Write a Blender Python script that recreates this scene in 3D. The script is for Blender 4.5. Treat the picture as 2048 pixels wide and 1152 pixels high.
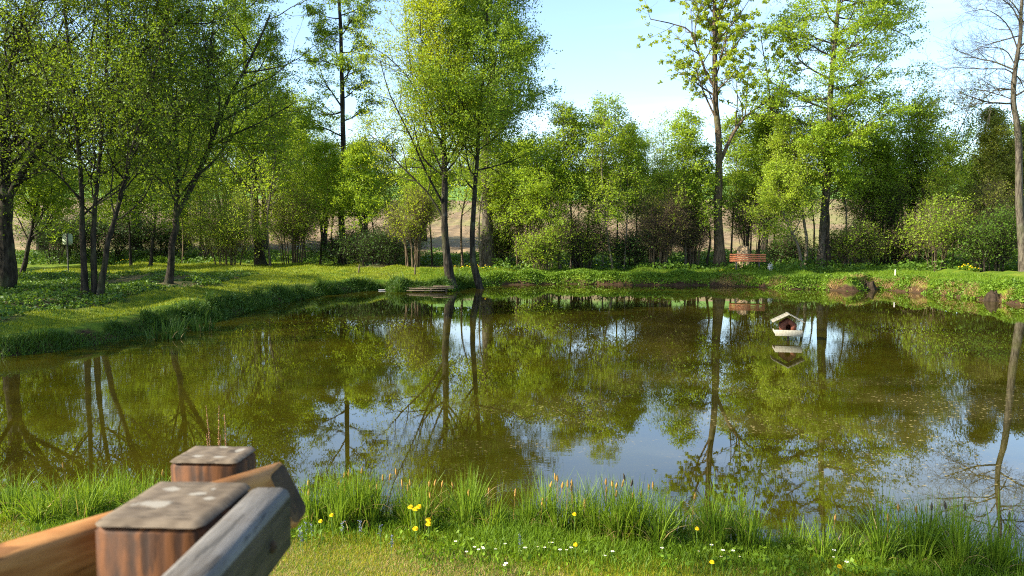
import bpy, math, random
import numpy as np

for o in list(bpy.data.objects):
    bpy.data.objects.remove(o)
sc = bpy.context.scene
C = sc.collection
RAD = math.radians

# ------------------------------------------------------------------ camera
FPX = 1536.0                      # focal length in pixels of a 2048 wide frame
CAMZ = 2.25
PITCH = math.atan(98.0 / FPX)
cam_data = bpy.data.cameras.new('camera')
cam = bpy.data.objects.new('camera', cam_data)
C.objects.link(cam)
cam.location = (0, 0, CAMZ)
cam.rotation_euler = (RAD(90) - PITCH, 0, 0)
cam_data.sensor_width = 36.0
cam_data.lens = 27.0
cam_data.clip_start = 0.05
cam_data.clip_end = 6000
cam_data.dof.use_dof = True
cam_data.dof.focus_distance = 18.0
cam_data.dof.aperture_fstop = 9.0
sc.camera = cam

# ------------------------------------------------------------------ sky, sun
SUN_EL = RAD(34)
SUN_AZ = RAD(-105)                # clockwise from +Y (view direction); negative = left
world = bpy.data.worlds.new('World')
sc.world = world
world.use_nodes = True
wn = world.node_tree.nodes
wl = world.node_tree.links
wn.clear()
sky = wn.new('ShaderNodeTexSky')
sky.sky_type = 'NISHITA'
sky.sun_disc = False
sky.sun_elevation = SUN_EL
sky.sun_rotation = SUN_AZ
sky.air_density = 1.0
sky.dust_density = 0.9
sky.ozone_density = 2.2
bg = wn.new('ShaderNodeBackground')
bg.inputs['Strength'].default_value = 0.125
wo = wn.new('ShaderNodeOutputWorld')
# thin cirrus veils
tc = wn.new('ShaderNodeTexCoord')
mp = wn.new('ShaderNodeMapping')
mp.inputs['Scale'].default_value = (1.6, 1.6, 9.0)
mp.inputs['Rotation'].default_value = (0.0, 0.25, 0.3)
nz = wn.new('ShaderNodeTexNoise')
nz.inputs['Scale'].default_value = 1.4
nz.inputs['Detail'].default_value = 5
nz.inputs['Distortion'].default_value = 0.6
mr = wn.new('ShaderNodeMapRange')
mr.inputs['From Min'].default_value = 0.52
mr.inputs['From Max'].default_value = 0.80
mr.inputs['To Max'].default_value = 0.14
mx = wn.new('ShaderNodeMix')
mx.data_type = 'RGBA'
mx.inputs[7].default_value = (8.0, 8.3, 8.6, 1)
wl.new(tc.outputs['Generated'], mp.inputs['Vector'])
wl.new(mp.outputs['Vector'], nz.inputs['Vector'])
wl.new(nz.outputs['Fac'], mr.inputs['Value'])
wl.new(mr.outputs['Result'], mx.inputs[0])
wl.new(sky.outputs['Color'], mx.inputs[6])
wl.new(mx.outputs[2], bg.inputs['Color'])
wl.new(bg.outputs['Background'], wo.inputs['Surface'])

sd_ = bpy.data.lights.new('sun', 'SUN')
sd_.energy = 5.0
sd_.angle = RAD(0.5)
sd_.color = (1.0, 0.93, 0.77)
sun = bpy.data.objects.new('sun', sd_)
C.objects.link(sun)
sx, sy, sz = math.sin(SUN_AZ) * math.cos(SUN_EL), math.cos(SUN_AZ) * math.cos(SUN_EL), math.sin(SUN_EL)
import mathutils
sun.rotation_euler = mathutils.Vector((sx, sy, sz)).to_track_quat('Z', 'Y').to_euler()
sun.location = (sx * 60, sy * 60, sz * 60)

sc.view_settings.view_transform = 'Standard'
sc.view_settings.look = 'None'
sc.view_settings.exposure = 1.6
sc.view_settings.gamma = 1.0
sc.render.engine = 'CYCLES'
sc.cycles.max_bounces = 7
sc.cycles.diffuse_bounces = 3
sc.cycles.glossy_bounces = 3
sc.cycles.transmission_bounces = 5
sc.cycles.sample_clamp_indirect = 6.0
sc.cycles.blur_glossy = 0.0
sc.cycles.use_denoising = False
sc.cycles.filter_width = 1.1

# ------------------------------------------------------------------ helpers
CT, ST = math.cos(PITCH), math.sin(PITCH)


def ray(px, py):
    u = (px - 1024.0) / FPX
    v = (576.0 - py) / FPX
    return np.array([u, CT + v * ST, -ST + v * CT])


def P(px, py, z=0.0):
    d = ray(px, py)
    t = (z - CAMZ) / d[2]
    return np.array([0, 0, CAMZ]) + d * t


def Q(px, py, y):
    d = ray(px, py)
    return np.array([0, 0, CAMZ]) + d * (y / d[1])


def fnoise(x, y, s=1.0, seed=0):
    """cheap smooth noise in -1..1"""
    r = np.random.RandomState(seed)
    a = np.zeros_like(np.asarray(x, dtype=float))
    tot = 0
    for k in range(7):
        ang = r.uniform(0, 2 * np.pi)
        f = s * (1.0 + 0.55 * k)
        w = 1.0 / (1 + 0.35 * k)
        a = a + w * np.sin((x * math.cos(ang) + y * math.sin(ang)) * f + r.uniform(0, 6.28))
        tot += w
    return a / tot * 1.8


class MB:
    """collects vertices and faces, builds ONE mesh object"""

    def __init__(self):
        self.v, self.f, self.m, self.n = [], [], [], 0

    def add(self, v, f, mi=0):
        v = np.asarray(v, dtype=np.float32).reshape(-1, 3)
        f = np.asarray(f, dtype=np.int64)
        if len(f) == 0:
            return
        self.v.append(v)
        self.f.append(f + self.n)
        self.m.append(mi)
        self.n += len(v)

    def build(self, name, mats, parent=None, origin=(0, 0, 0), smooth=False):
        me = bpy.data.meshes.new(name)
        if self.n:
            v = np.concatenate(self.v) - np.asarray(origin, dtype=np.float32)
            me.vertices.add(len(v))
            me.vertices.foreach_set('co', v.astype(np.float32).ravel())
            loops = np.concatenate([f.ravel() for f in self.f]).astype(np.int32)
            cnt = np.concatenate([np.full(len(f), f.shape[1], dtype=np.int32) for f in self.f])
            mi = np.concatenate([np.full(len(f), m, dtype=np.int32) for f, m in zip(self.f, self.m)])
            st = np.concatenate([[0], np.cumsum(cnt)[:-1]]).astype(np.int32)
            me.loops.add(len(loops))
            me.loops.foreach_set('vertex_index', loops)
            me.polygons.add(len(cnt))
            me.polygons.foreach_set('loop_start', st)
            me.polygons.foreach_set('loop_total', cnt)
            me.polygons.foreach_set('material_index', mi)
            if smooth:
                me.polygons.foreach_set('use_smooth', np.ones(len(cnt), dtype=bool))
            me.update(calc_edges=True)
        for m in (mats if isinstance(mats, (list, tuple)) else [mats]):
            me.materials.append(m)
        o = bpy.data.objects.new(name, me)
        C.objects.link(o)
        if parent is not None:
            o.parent = parent
        else:
            o.location = origin
        return o


def tag(o, label=None, cat=None, group=None, kind=None):
    if label:
        o['label'] = label
    if cat:
        o['category'] = cat
    if group:
        o['group'] = group
    if kind:
        o['kind'] = kind
    return o


def thing(name, label, cat, loc=(0, 0, 0), rz=0.0, group=None):
    o = bpy.data.objects.new(name, None)
    o.empty_display_size = 0.2
    C.objects.link(o)
    o.location = [float(c) for c in loc]
    o.rotation_euler = (0, 0, rz)
    return tag(o, label, cat, group)


def dup(root, loc, rz=0.0, scale=1.0, label=None):
    r = root.copy()
    C.objects.link(r)
    r.location = [float(c) for c in loc]
    r.rotation_euler = (0, 0, rz)
    r.scale = (scale,) * 3 if not isinstance(scale, (tuple, list)) else scale
    if label:
        r['label'] = label
    for ch in list(root.children):
        c = ch.copy()
        C.objects.link(c)
        c.parent = r
        for g in list(ch.children):
            d = g.copy()
            C.objects.link(d)
            d.parent = c
    return r


def box(mb, c, s, rz=0.0, rx=0.0, ry=0.0, mi=0, bev=0.0):
    """box with optional chamfered edges (bev) centre c, size s"""
    hx, hy, hz = s[0] / 2, s[1] / 2, s[2] / 2
    b = min(bev, hx * 0.9, hy * 0.9, hz * 0.9)
    R = mathutils.Euler((rx, ry, rz)).to_matrix()
    R = np.array(R)
    if b <= 0:
        v = np.array([[x, y, z] for z in (-hz, hz) for y in (-hy, hy) for x in (-hx, hx)])
        f = [[0, 2, 3, 1], [4, 5, 7, 6], [0, 1, 5, 4], [2, 6, 7, 3], [0, 4, 6, 2], [1, 3, 7, 5]]
        mb.add(v @ R.T + np.asarray(c), f, mi)
        return
    # chamfered: 24 verts
    v, idx = [], {}
    for sx_ in (-1, 1):
        for sy_ in (-1, 1):
            for sz_ in (-1, 1):
                for a in range(3):
                    p = [sx_ * (hx - b), sy_ * (hy - b), sz_ * (hz - b)]
                    p[a] = (sx_, sy_, sz_)[a] * (hx, hy, hz)[a]
                    idx[(sx_, sy_, sz_, a)] = len(v)
                    v.append(p)
    quads, tris = [], []
    S = (-1, 1)
    for a in range(3):
        o1, o2 = (a + 1) % 3, (a + 2) % 3
        for s_ in S:
            q = []
            for (u, w) in ((-1, -1), (1, -1), (1, 1), (-1, 1)):
                k = [0, 0, 0]
                k[a], k[o1], k[o2] = s_, u, w
                q.append(idx[(k[0], k[1], k[2], a)])
            quads.append(q if s_ > 0 else q[::-1])
    for a in range(3):          # edges along axis a between faces o1,o2
        o1, o2 = (a + 1) % 3, (a + 2) % 3
        for u in S:
            for w in S:
                k0 = [0, 0, 0]
                k1 = [0, 0, 0]
                k0[a], k1[a] = -1, 1
                k0[o1] = k1[o1] = u
                k0[o2] = k1[o2] = w
                q = [idx[(*k0, o1)], idx[(*k1, o1)], idx[(*k1, o2)], idx[(*k0, o2)]]
                quads.append(q if u * w < 0 else q[::-1])
    for sx_ in S:
        for sy_ in S:
            for sz_ in S:
                t = [idx[(sx_, sy_, sz_, a)] for a in range(3)]
                tris.append(t if sx_ * sy_ * sz_ > 0 else t[::-1])
    v = np.array(v) @ R.T + np.asarray(c)
    n0 = mb.n
    mb.add(v, quads, mi)
    mb.v.append(np.zeros((0, 3), dtype=np.float32))
    mb.f.append(np.array(tris) + n0)
    mb.m.append(mi)


def prism(mb, pts, y0, y1, mi=0):
    """polygon in x,z (list) extruded from y0 to y1"""
    n = len(pts)
    v = [[p[0], y0, p[1]] for p in pts] + [[p[0], y1, p[1]] for p in pts]
    mb.add(v, [[i, (i + 1) % n, n + (i + 1) % n, n + i] for i in range(n)], mi)
    n0 = mb.n - 2 * n
    for cap in ([list(range(n))[::-1]], [list(range(n, 2 * n))]):
        mb.v.append(np.zeros((0, 3), dtype=np.float32))
        mb.f.append(np.array(cap) + n0)
        mb.m.append(mi)


def tubes(paths, radii, sides, ends=False):
    """batch of tubes: paths (B,N,3) radii (B,N)"""
    B, N, _ = paths.shape
    T = np.gradient(paths, axis=1)
    T /= np.linalg.norm(T, axis=2, keepdims=True) + 1e-9
    ref = np.where(np.abs(T[:, :1, 2:3]) > 0.8, np.array([[[1.0, 0.13, 0]]]), np.array([[[0.05, 0.03, 1.0]]]))
    U = np.cross(T, ref)
    U /= np.linalg.norm(U, axis=2, keepdims=True) + 1e-9
    V = np.cross(T, U)
    a = np.arange(sides) * 2 * np.pi / sides
    ring = U[:, :, None, :] * np.cos(a)[None, None, :, None] + V[:, :, None, :] * np.sin(a)[None, None, :, None]
    v = paths[:, :, None, :] + ring * radii[:, :, None, None]
    b = np.arange(B)[:, None, None] * (N * sides)
    i = np.arange(N - 1)[None, :, None] * sides
    j = np.arange(sides)[None, None, :]
    j2 = (j + 1) % sides
    f = np.stack([b + i + j, b + i + sides + j, b + i + sides + j2, b + i + j2], axis=-1).reshape(-1, 4)
    return v.reshape(-1, 3), f


def lathe(mb, prof, seg=20, c=(0, 0, 0), mi=0, fn=None):
    prof = np.array(prof, dtype=float)
    a = np.arange(seg) * 2 * np.pi / seg
    r = prof[:, 0][:, None] * np.ones(seg)[None]
    z = prof[:, 1][:, None] * np.ones(seg)[None]
    A = a[None] * np.ones(len(prof))[:, None]
    if fn:
        r, z = fn(r, z, A)
    v = np.stack([r * np.cos(A), r * np.sin(A), z], axis=-1).reshape(-1, 3) + np.asarray(c)
    n = len(prof)
    i = np.arange(n - 1)[:, None] * seg
    j = np.arange(seg)[None]
    j2 = (j + 1) % seg
    f = np.stack([i + j, i + j2, i + seg + j2, i + seg + j], axis=-1).reshape(-1, 4)
    mb.add(v, f, mi)


def smooth_path(pts, n):
    pts = np.asarray(pts, dtype=float)
    if len(pts) == 2:
        t = np.linspace(0, 1, n)[:, None]
        return pts[0] * (1 - t) + pts[1] * t
    p = np.vstack([2 * pts[0] - pts[1], pts, 2 * pts[-1] - pts[-2]])
    seg = len(pts) - 1
    out = []
    for t in np.linspace(0, seg, n):
        k = min(int(t), seg - 1)
        u = t - k
        a, b, c, d = p[k], p[k + 1], p[k + 2], p[k + 3]
        out.append(0.5 * ((2 * b) + (-a + c) * u + (2 * a - 5 * b + 4 * c - d) * u * u + (-a + 3 * b - 3 * c + d) * u ** 3))
    return np.array(out)


# ------------------------------------------------------------------ materials
def new_mat(name):
    m = bpy.data.materials.new(name)
    m.use_nodes = True
    nt = m.node_tree
    nt.nodes.clear()
    return m, nt.nodes, nt.links


def nd(N, t, **kw):
    n = N.new(t)
    for k, v in kw.items():
        if hasattr(n, k):
            setattr(n, k, v)
        else:
            n.inputs[k].default_value = v
    return n


def c4(c):
    return (c[0], c[1], c[2], 1.0)


def noise(N, L, vec, scale, detail=4, rough=0.55, dist=0.0):
    n = nd(N, 'ShaderNodeTexNoise')
    n.inputs['Scale'].default_value = scale
    n.inputs['Detail'].default_value = detail
    n.inputs['Roughness'].default_value = rough
    n.inputs['Distortion'].default_value = dist
    if vec is not None:
        L.new(vec, n.inputs['Vector'])
    return n.outputs['Fac']


def rng_(N, L, v, a, b, lo=0.0, hi=1.0, smooth=True):
    n = nd(N, 'ShaderNodeMapRange')
    if smooth:
        n.interpolation_type = 'SMOOTHSTEP'
    n.inputs['From Min'].default_value = a
    n.inputs['From Max'].default_value = b
    n.inputs['To Min'].default_value = lo
    n.inputs['To Max'].default_value = hi
    L.new(v, n.inputs['Value'])
    return n.outputs['Result']


def mixc(N, L, f, a, b):
    n = nd(N, 'ShaderNodeMix')
    n.data_type = 'RGBA'
    for s, val in ((0, f), (6, a), (7, b)):
        if isinstance(val, (tuple, list)):
            n.inputs[s].default_value = c4(val)
        elif isinstance(val, (int, float)):
            n.inputs[s].default_value = val
        else:
            L.new(val, n.inputs[s])
    return n.outputs[2]


def math_(N, L, op, a, b=None):
    n = nd(N, 'ShaderNodeMath')
    n.operation = op
    for s, val in ((0, a), (1, b)):
        if val is None:
            continue
        if isinstance(val, (int, float)):
            n.inputs[s].default_value = val
        else:
            L.new(val, n.inputs[s])
    return n.outputs[0]


def coords(N, L, scale=(1, 1, 1), rot=(0, 0, 0), kind='Object'):
    t = nd(N, 'ShaderNodeTexCoord')
    m = nd(N, 'ShaderNodeMapping')
    m.inputs['Scale'].default_value = scale
    m.inputs['Rotation'].default_value = rot
    L.new(t.outputs[kind], m.inputs['Vector'])
    return m.outputs['Vector']


def out(N, L, sh):
    o = nd(N, 'ShaderNodeOutputMaterial')
    L.new(sh, o.inputs['Surface'])


def princ(N, L, col, rough=0.8, spec=0.3, metal=0.0, bump=None, bs=0.3, bd=0.01):
    p = nd(N, 'ShaderNodeBsdfPrincipled')
    if isinstance(col, (tuple, list)):
        p.inputs['Base Color'].default_value = c4(col)
    else:
        L.new(col, p.inputs['Base Color'])
    if isinstance(rough, (int, float)):
        p.inputs['Roughness'].default_value = rough
    else:
        L.new(rough, p.inputs['Roughness'])
    p.inputs['Specular IOR Level'].default_value = spec
    p.inputs['Metallic'].default_value = metal
    if bump is not None:
        b = nd(N, 'ShaderNodeBump')
        b.inputs['Strength'].default_value = bs
        b.inputs['Distance'].default_value = bd
        L.new(bump, b.inputs['Height'])
        L.new(b.outputs['Normal'], p.inputs['Normal'])
    return p


def leaf_mat(name, col, warm=0.25, trans=0.52, var=0.35, nscale=0.5):
    """thin leaves: reflecting and letting light through, each leaf a little different"""
    m, N, L = new_mat(name)
    g = nd(N, 'ShaderNodeNewGeometry')
    r = g.outputs['Random Per Island']
    vec = coords(N, L)
    cl = rng_(N, L, noise(N, L, vec, nscale, 2), 0.36, 0.64)
    dark = tuple(c * (1 - var * 1.2) for c in col)
    lite = (col[0] * (1 + var) + 0.05 * warm, col[1] * (1 + var * 0.8), col[2] * (1 + var * 0.2))
    a = mixc(N, L, r, dark, lite)
    b = mixc(N, L, cl, tuple(c * 0.88 for c in col), (col[0] * 1.30, col[1] * 1.1, col[2]))
    base = mixc(N, L, 0.5, a, b)
    p = princ(N, L, base, 0.55, 0.25)
    t = nd(N, 'ShaderNodeBsdfTranslucent')
    tcol = mixc(N, L, 0.45, base, (col[0] * 1.9 + 0.02, col[1] * 1.6, col[2] * 0.5))
    L.new(tcol, t.inputs['Color'])
    ms = nd(N, 'ShaderNodeMixShader')
    ms.inputs[0].default_value = trans
    L.new(p.outputs[0], ms.inputs[1])
    L.new(t.outputs[0], ms.inputs[2])
    out(N, L, ms.outputs[0])
    return m


def bark_mat(name, c1, c2, moss=0.0):
    m, N, L = new_mat(name)
    v = coords(N, L, (6, 6, 1.3))
    n1 = noise(N, L, v, 2.2, 6, 0.65, 0.4)
    col = mixc(N, L, rng_(N, L, n1, 0.35, 0.68), c1, c2)
    v2 = coords(N, L, (1, 1, 0.6))
    n2 = rng_(N, L, noise(N, L, v2, 1.6, 4), 0.5, 0.68)
    col = mixc(N, L, math_(N, L, 'MULTIPLY', n2, moss), col, (0.075, 0.085, 0.03))
    n3 = rng_(N, L, noise(N, L, v2, 3.1, 3), 0.6, 0.7)
    col = mixc(N, L, math_(N, L, 'MULTIPLY', n3, 0.3), col, (0.13, 0.125, 0.10))
    p = princ(N, L, col, 0.95, 0.15, bump=n1, bs=0.8, bd=0.05)
    out(N, L, p.outputs[0])
    return m


M = {}
M['bark_dark'] = bark_mat('bark_dark', (0.012, 0.010, 0.007), (0.05, 0.04, 0.028), 0.5)
M['bark_grey'] = bark_mat('bark_grey', (0.035, 0.028, 0.02), (0.13, 0.11, 0.08), 0.45)
M['bark_brown'] = bark_mat('bark_brown', (0.045, 0.032, 0.02), (0.16, 0.115, 0.07), 0.5)
M['bark_pale'] = bark_mat('bark_pale', (0.07, 0.055, 0.035), (0.20, 0.165, 0.12), 0.2)
M['leaf_left'] = leaf_mat('leaf_left', (0.115, 0.195, 0.012), var=0.22)
M['leaf_mid'] = leaf_mat('leaf_mid', (0.16, 0.265, 0.018))
M['leaf_yellow'] = leaf_mat('leaf_yellow', (0.28, 0.38, 0.022), 0.5)
M['leaf_lime'] = leaf_mat('leaf_lime', (0.26, 0.36, 0.03), 0.5)
M['leaf_bright'] = leaf_mat('leaf_bright', (0.24, 0.37, 0.026))
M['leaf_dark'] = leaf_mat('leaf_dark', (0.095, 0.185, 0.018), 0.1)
M['leaf_olive'] = leaf_mat('leaf_olive', (0.22, 0.27, 0.045), 0.5)
M['leaf_willow'] = leaf_mat('leaf_willow', (0.27, 0.39, 0.035), 0.5)
M['grass'] = leaf_mat('grass_blade', (0.11, 0.205, 0.010), 0.3, 0.35, 0.4, 1.3)
M['grass_shade'] = leaf_mat('grass_shade_tone', (0.042, 0.10, 0.010), 0.2, 0.3, 0.4, 1.3)  # green darkened for shade on the left bank face; irises share it
M['lawn_near'] = leaf_mat('lawn_near', (0.25, 0.265, 0.014), 0.8, 0.35, 0.3, 1.6)
M['grass_lawn'] = leaf_mat('grass_lawn', (0.185, 0.245, 0.012), 0.6, 0.35, 0.3, 1.1)
M['grass_dry'] = leaf_mat('grass_dry', (0.30, 0.23, 0.10), 0.9, 0.3, 0.4, 1.5)
M['sedge'] = leaf_mat('sedge_blade', (0.135, 0.235, 0.018), 0.5, 0.36, 0.55, 1.5)
M['herb'] = leaf_mat('herb', (0.11, 0.21, 0.016), 0.3, 0.35, 0.4, 1.0)
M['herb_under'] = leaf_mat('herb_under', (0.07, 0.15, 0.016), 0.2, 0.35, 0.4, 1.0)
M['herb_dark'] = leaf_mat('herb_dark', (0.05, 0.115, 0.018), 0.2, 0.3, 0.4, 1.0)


def simple(name, col, rough=0.7, spec=0.3, metal=0.0, var=0.25, nscale=12.0, bs=0.25, bd=0.005):
    m, N, L = new_mat(name)
    v = coords(N, L)
    n = noise(N, L, v, nscale, 5, 0.6)
    c = mixc(N, L, rng_(N, L, n, 0.3, 0.7), tuple(x * (1 - var) for x in col), tuple(min(x * (1 + var), 0.9) for x in col))
    p = princ(N, L, c, rough, spec, metal, bump=n, bs=bs, bd=bd)
    out(N, L, p.outputs[0])
    return m


def timber(name, c1, c2, c3, grain=(1, 1, 1), spots=(), stain=0.0, rough=0.7, knots=1.0, wave=0.25, crack=0.6, bs=0.5):
    """sawn wood: grain along the axis with the small scale; spots = pale droppings (x,y,z,r)"""
    m, N, L = new_mat(name)
    v = coords(N, L, grain)
    n1 = noise(N, L, v, 6.0, 6, 0.62, 0.6)
    w = nd(N, 'ShaderNodeTexWave')
    w.inputs['Scale'].default_value = 5.0
    w.inputs['Distortion'].default_value = 7.0
    w.inputs['Detail'].default_value = 3.0
    w.inputs['Detail Scale'].default_value = 1.2
    L.new(v, w.inputs['Vector'])
    g = math_(N, L, 'ADD', math_(N, L, 'MULTIPLY', n1, 1.0 - wave), math_(N, L, 'MULTIPLY', w.outputs['Fac'], wave))
    fz = noise(N, L, v, 22.0, 5, 0.7, 0.3)
    crk = rng_(N, L, noise(N, L, coords(N, L, tuple(q * 1.7 for q in grain)), 9.0, 3, 0.5, 0.2), 0.60, 0.66)
    g = math_(N, L, 'ADD', math_(N, L, 'MULTIPLY', g, 0.65), math_(N, L, 'MULTIPLY', fz, 0.35))
    col = mixc(N, L, rng_(N, L, g, 0.32, 0.66), c1, c2)
    col = mixc(N, L, math_(N, L, 'MULTIPLY', crk, crack), col, tuple(c * 0.25 for c in c1))
    v0 = coords(N, L)
    st = rng_(N, L, noise(N, L, v0, 14.0, 4, 0.6), 0.48, 0.66)
    col = mixc(N, L, math_(N, L, 'MULTIPLY', st, stain), col, c3)
    hs = nd(N, 'ShaderNodeTexVoronoi')
    hs.inputs['Scale'].default_value = 9.0
    L.new(v0, hs.inputs['Vector'])
    kn = rng_(N, L, hs.outputs['Distance'], 0.06, 0.12, 1.0, 0.0)
    col = mixc(N, L, math_(N, L, 'MULTIPLY', kn, 0.6 * knots), col, tuple(c * 0.3 for c in c1))
    tco = nd(N, 'ShaderNodeTexCoord')
    warp = noise(N, L, v0, 55.0, 4, 0.6)
    for (x, y, z, r, sx_, sy_, sz_) in spots:
        s = nd(N, 'ShaderNodeVectorMath', operation='SUBTRACT')
        L.new(tco.outputs['Object'], s.inputs[0])
        s.inputs[1].default_value = (x, y, z)
        q = nd(N, 'ShaderNodeVectorMath', operation='MULTIPLY')
        L.new(s.outputs[0], q.inputs[0])
        q.inputs[1].default_value = (sx_, sy_, sz_)
        ln = nd(N, 'ShaderNodeVectorMath', operation='LENGTH')
        L.new(q.outputs[0], ln.inputs[0])
        d = math_(N, L, 'ADD', ln.outputs['Value'], math_(N, L, 'MULTIPLY', math_(N, L, 'SUBTRACT', warp, 0.5), r * 2.2))
        mk = rng_(N, L, d, r * 0.45, r * 0.95, 0.7, 0.0)
        col = mixc(N, L, mk, col, (0.27, 0.245, 0.20))
    p = princ(N, L, col, rough, 0.25, bump=g, bs=bs, bd=0.004)
    out(N, L, p.outputs[0])
    return m


# ------------------------------------------------------------------ terrain
rs = np.random.RandomState(11)
shore_px = [(0, 714), (110, 702), (210, 688), (290, 670), (350, 654), (420, 641), (490, 625), (545, 610), (600, 597),
            (660, 588), (720, 583), (770, 580), (800, 584), (900, 583), (925, 576), (985, 571), (1060, 569), (1150, 568),
            (1250, 570), (1330, 571), (1420, 571), (1500, 574), (1580, 578), (1640, 579), (1700, 583), (1745, 579),
            (1800, 583), (1860, 588), (1930, 597), (2000, 605), (2048, 612)]
far_shore = [P(a, b, 0)[:2] for a, b in shore_px]
right_side = [(19.5, 23.5), (22.5, 20.0), (24.0, 15.0), (22.0, 9.5), (17.0, 6.0), (11.0, 4.2), (6.5, 4.3)]
near_px = [(2048, 1160), (1900, 1128), (1750, 1112), (1600, 1098), (1450, 1092), (1300, 1082), (1180, 1075),
           (1060, 1062), (1000, 1052), (900, 1046), (760, 1038), (600, 1036), (400, 1030), (200, 1012), (0, 1000)]
near_shore = [P(a, b, 0)[:2] for a, b in near_px]
left_side = [(-6.4, 7.2), (-9.5, 8.6), (-12.8, 9.2), (-14.4, 11.2), (-13.2, 13.4), (-11.2, 14.2)]
pond = np.array([tuple(p) for p in far_shore] + right_side + [tuple(p) for p in near_shore] + left_side)
# subdivide and wobble the outline a little
pp = []
for i in range(len(pond)):
    a, b = pond[i], pond[(i + 1) % len(pond)]
    k = max(1, int(np.linalg.norm(b - a) / 0.5))
    for j in range(k):
        pp.append(a + (b - a) * j / k)
pp = np.array(pp)
dist = np.linalg.norm(pp, axis=1)
amp = np.clip(0.012 * dist, 0.04, 0.30)
pp = pp + np.stack([fnoise(pp[:, 0], pp[:, 1], 2.1, 3), fnoise(pp[:, 0], pp[:, 1], 2.6, 4)], 1) * amp[:, None] * 0.6
POND = pp


def sdist(x, y):
    """distance to the pond's edge; positive on land"""
    x = np.asarray(x, dtype=float).ravel()
    y = np.asarray(y, dtype=float).ravel()
    res = np.full(len(x), 1e9)
    inside = np.zeros(len(x), dtype=bool)
    A = POND
    Bn = np.roll(POND, -1, axis=0)
    for a, b in zip(A, Bn):
        d = b - a
        L2 = d @ d + 1e-12
        t = np.clip(((x - a[0]) * d[0] + (y - a[1]) * d[1]) / L2, 0, 1)
        dd = (x - a[0] - t * d[0]) ** 2 + (y - a[1] - t * d[1]) ** 2
        res = np.minimum(res, dd)
        cr = ((a[1] > y) != (b[1] > y))
        xi = a[0] + (y - a[1]) / (d[1] if abs(d[1]) > 1e-12 else 1e-12) * d[0]
        inside ^= cr & (x < xi)
    r = np.sqrt(res)
    return np.where(inside, -r, r)


def sstep(a, b, v):
    t = np.clip((v - a) / (b - a), 0, 1)
    return t * t * (3 - 2 * t)


def land(x, y, s=None, edge=True):
    x = np.asarray(x, dtype=float)
    y = np.asarray(y, dtype=float)
    shp = x.shape
    x = x.ravel()
    y = y.ravel()
    if s is None:
        s = sdist(x, y)
    near = 1 - sstep(6.5, 10.5, y + np.clip(-x - 6, 0, 6) * 0.4)
    hb = (0.46 - 0.10 * (1 - sstep(14, 24, y))) * (1 - near) + 0.10 * near
    wb = 0.5 * (1 - near) + 0.5 * near
    wob = 1 + 0.25 * fnoise(x, y, 1.6, 7) * (1 - near)
    h = hb * wob * sstep(0, 1, s / wb) ** 0.75
    # plateau, then slow rise
    h = h + (1 - near) * np.clip(s - 1.0, 0, 4) * 0.045
    h = h + near * np.clip(s - 0.5, 0, 6) * 0.095
    h = h + 0.03 * fnoise(x, y, 0.9, 8) * np.clip(s - 0.3, 0, 1)
    yy = y + 0.06 * np.abs(x)
    h = h + np.interp(yy, [0, 48, 55, 62, 100, 150, 220, 300, 600, 2500],
                      [0, 0, 0.25, 0.7, 3.7, 9.0, 16.5, 21, 26, 26])
    # bed of the pond
    bed = -0.05 - 0.9 * sstep(0, 2.5, -s)
    h = np.where(s > 0, h, np.maximum(bed, s * 1.2 - 0.02))
    return h.reshape(shp)


def spaced(breaks):
    o = []
    for a, b, st in breaks:
        o.append(np.arange(a, b - 1e-6, st))
    o.append([breaks[-1][1]])
    return np.concatenate(o)


gx = spaced([(-900, -300, 100), (-300, -100, 25), (-100, -40, 5), (-40, -26, 1), (-26, -16, 0.4), (-16, 20, 0.2),
             (20, 30, 0.4), (30, 44, 1), (44, 100, 5), (100, 300, 25), (300, 900, 100)])
gy = spaced([(-400, -60, 50), (-60, -16, 5), (-16, 2, 1), (2, 9, 0.14), (9, 46, 0.22), (46, 64, 0.6), (64, 120, 3),
             (120, 320, 10), (320, 900, 60), (900, 2500, 400)])
GX, GY = np.meshgrid(gx, gy)
S_ = sdist(GX, GY).reshape(GX.shape)
GZ = land(GX, GY, S_.ravel())
nx, ny = len(gx), len(gy)
gv = np.stack([GX, GY, GZ], -1).reshape(-1, 3)
ii = np.arange(ny - 1)[:, None] * nx
jj = np.arange(nx - 1)[None]
gf = np.stack([ii + jj, ii + jj + 1, ii + nx + jj + 1, ii + nx + jj], -1).reshape(-1, 4)
cx = (GX[:-1, :-1] + GX[1:, 1:]).ravel() / 2
cy = (GY[:-1, :-1] + GY[1:, 1:]).ravel() / 2
cyy = cy + 0.06 * np.abs(cx)
plough = (cyy > 60) & (cyy <= 152)
green = (cyy > 152)

def strip_edge(x, y):
    """>0 on the rough side of the mown strip"""
    e = np.array([P(a, b, 0.6)[:2] for a, b in ((-300, 680), (0, 640), (130, 617), (240, 600), (340, 582), (420, 574), (455, 562))])
    return np.interp(y, e[:, 1], e[:, 0]) - x


def rough_area(x, y):
    far_lim = 34.3 + 1.0 * fnoise(x, x * 0, 0.7, 46)
    a = sstep(0.0, 0.7, strip_edge(x, y) + 0.3 * fnoise(x, y, 1.6, 44)) * (1 - sstep(far_lim - 0.4, far_lim + 0.4, y)) * (x < -3) * (y > 9)
    b = sstep(42.0, 44.5, y + 0.8 * fnoise(x, y, 0.5, 47)) * (x > -9) + sstep(50, 53, y) * (x <= -9)
    return np.clip(a + b, 0, 1)


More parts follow.
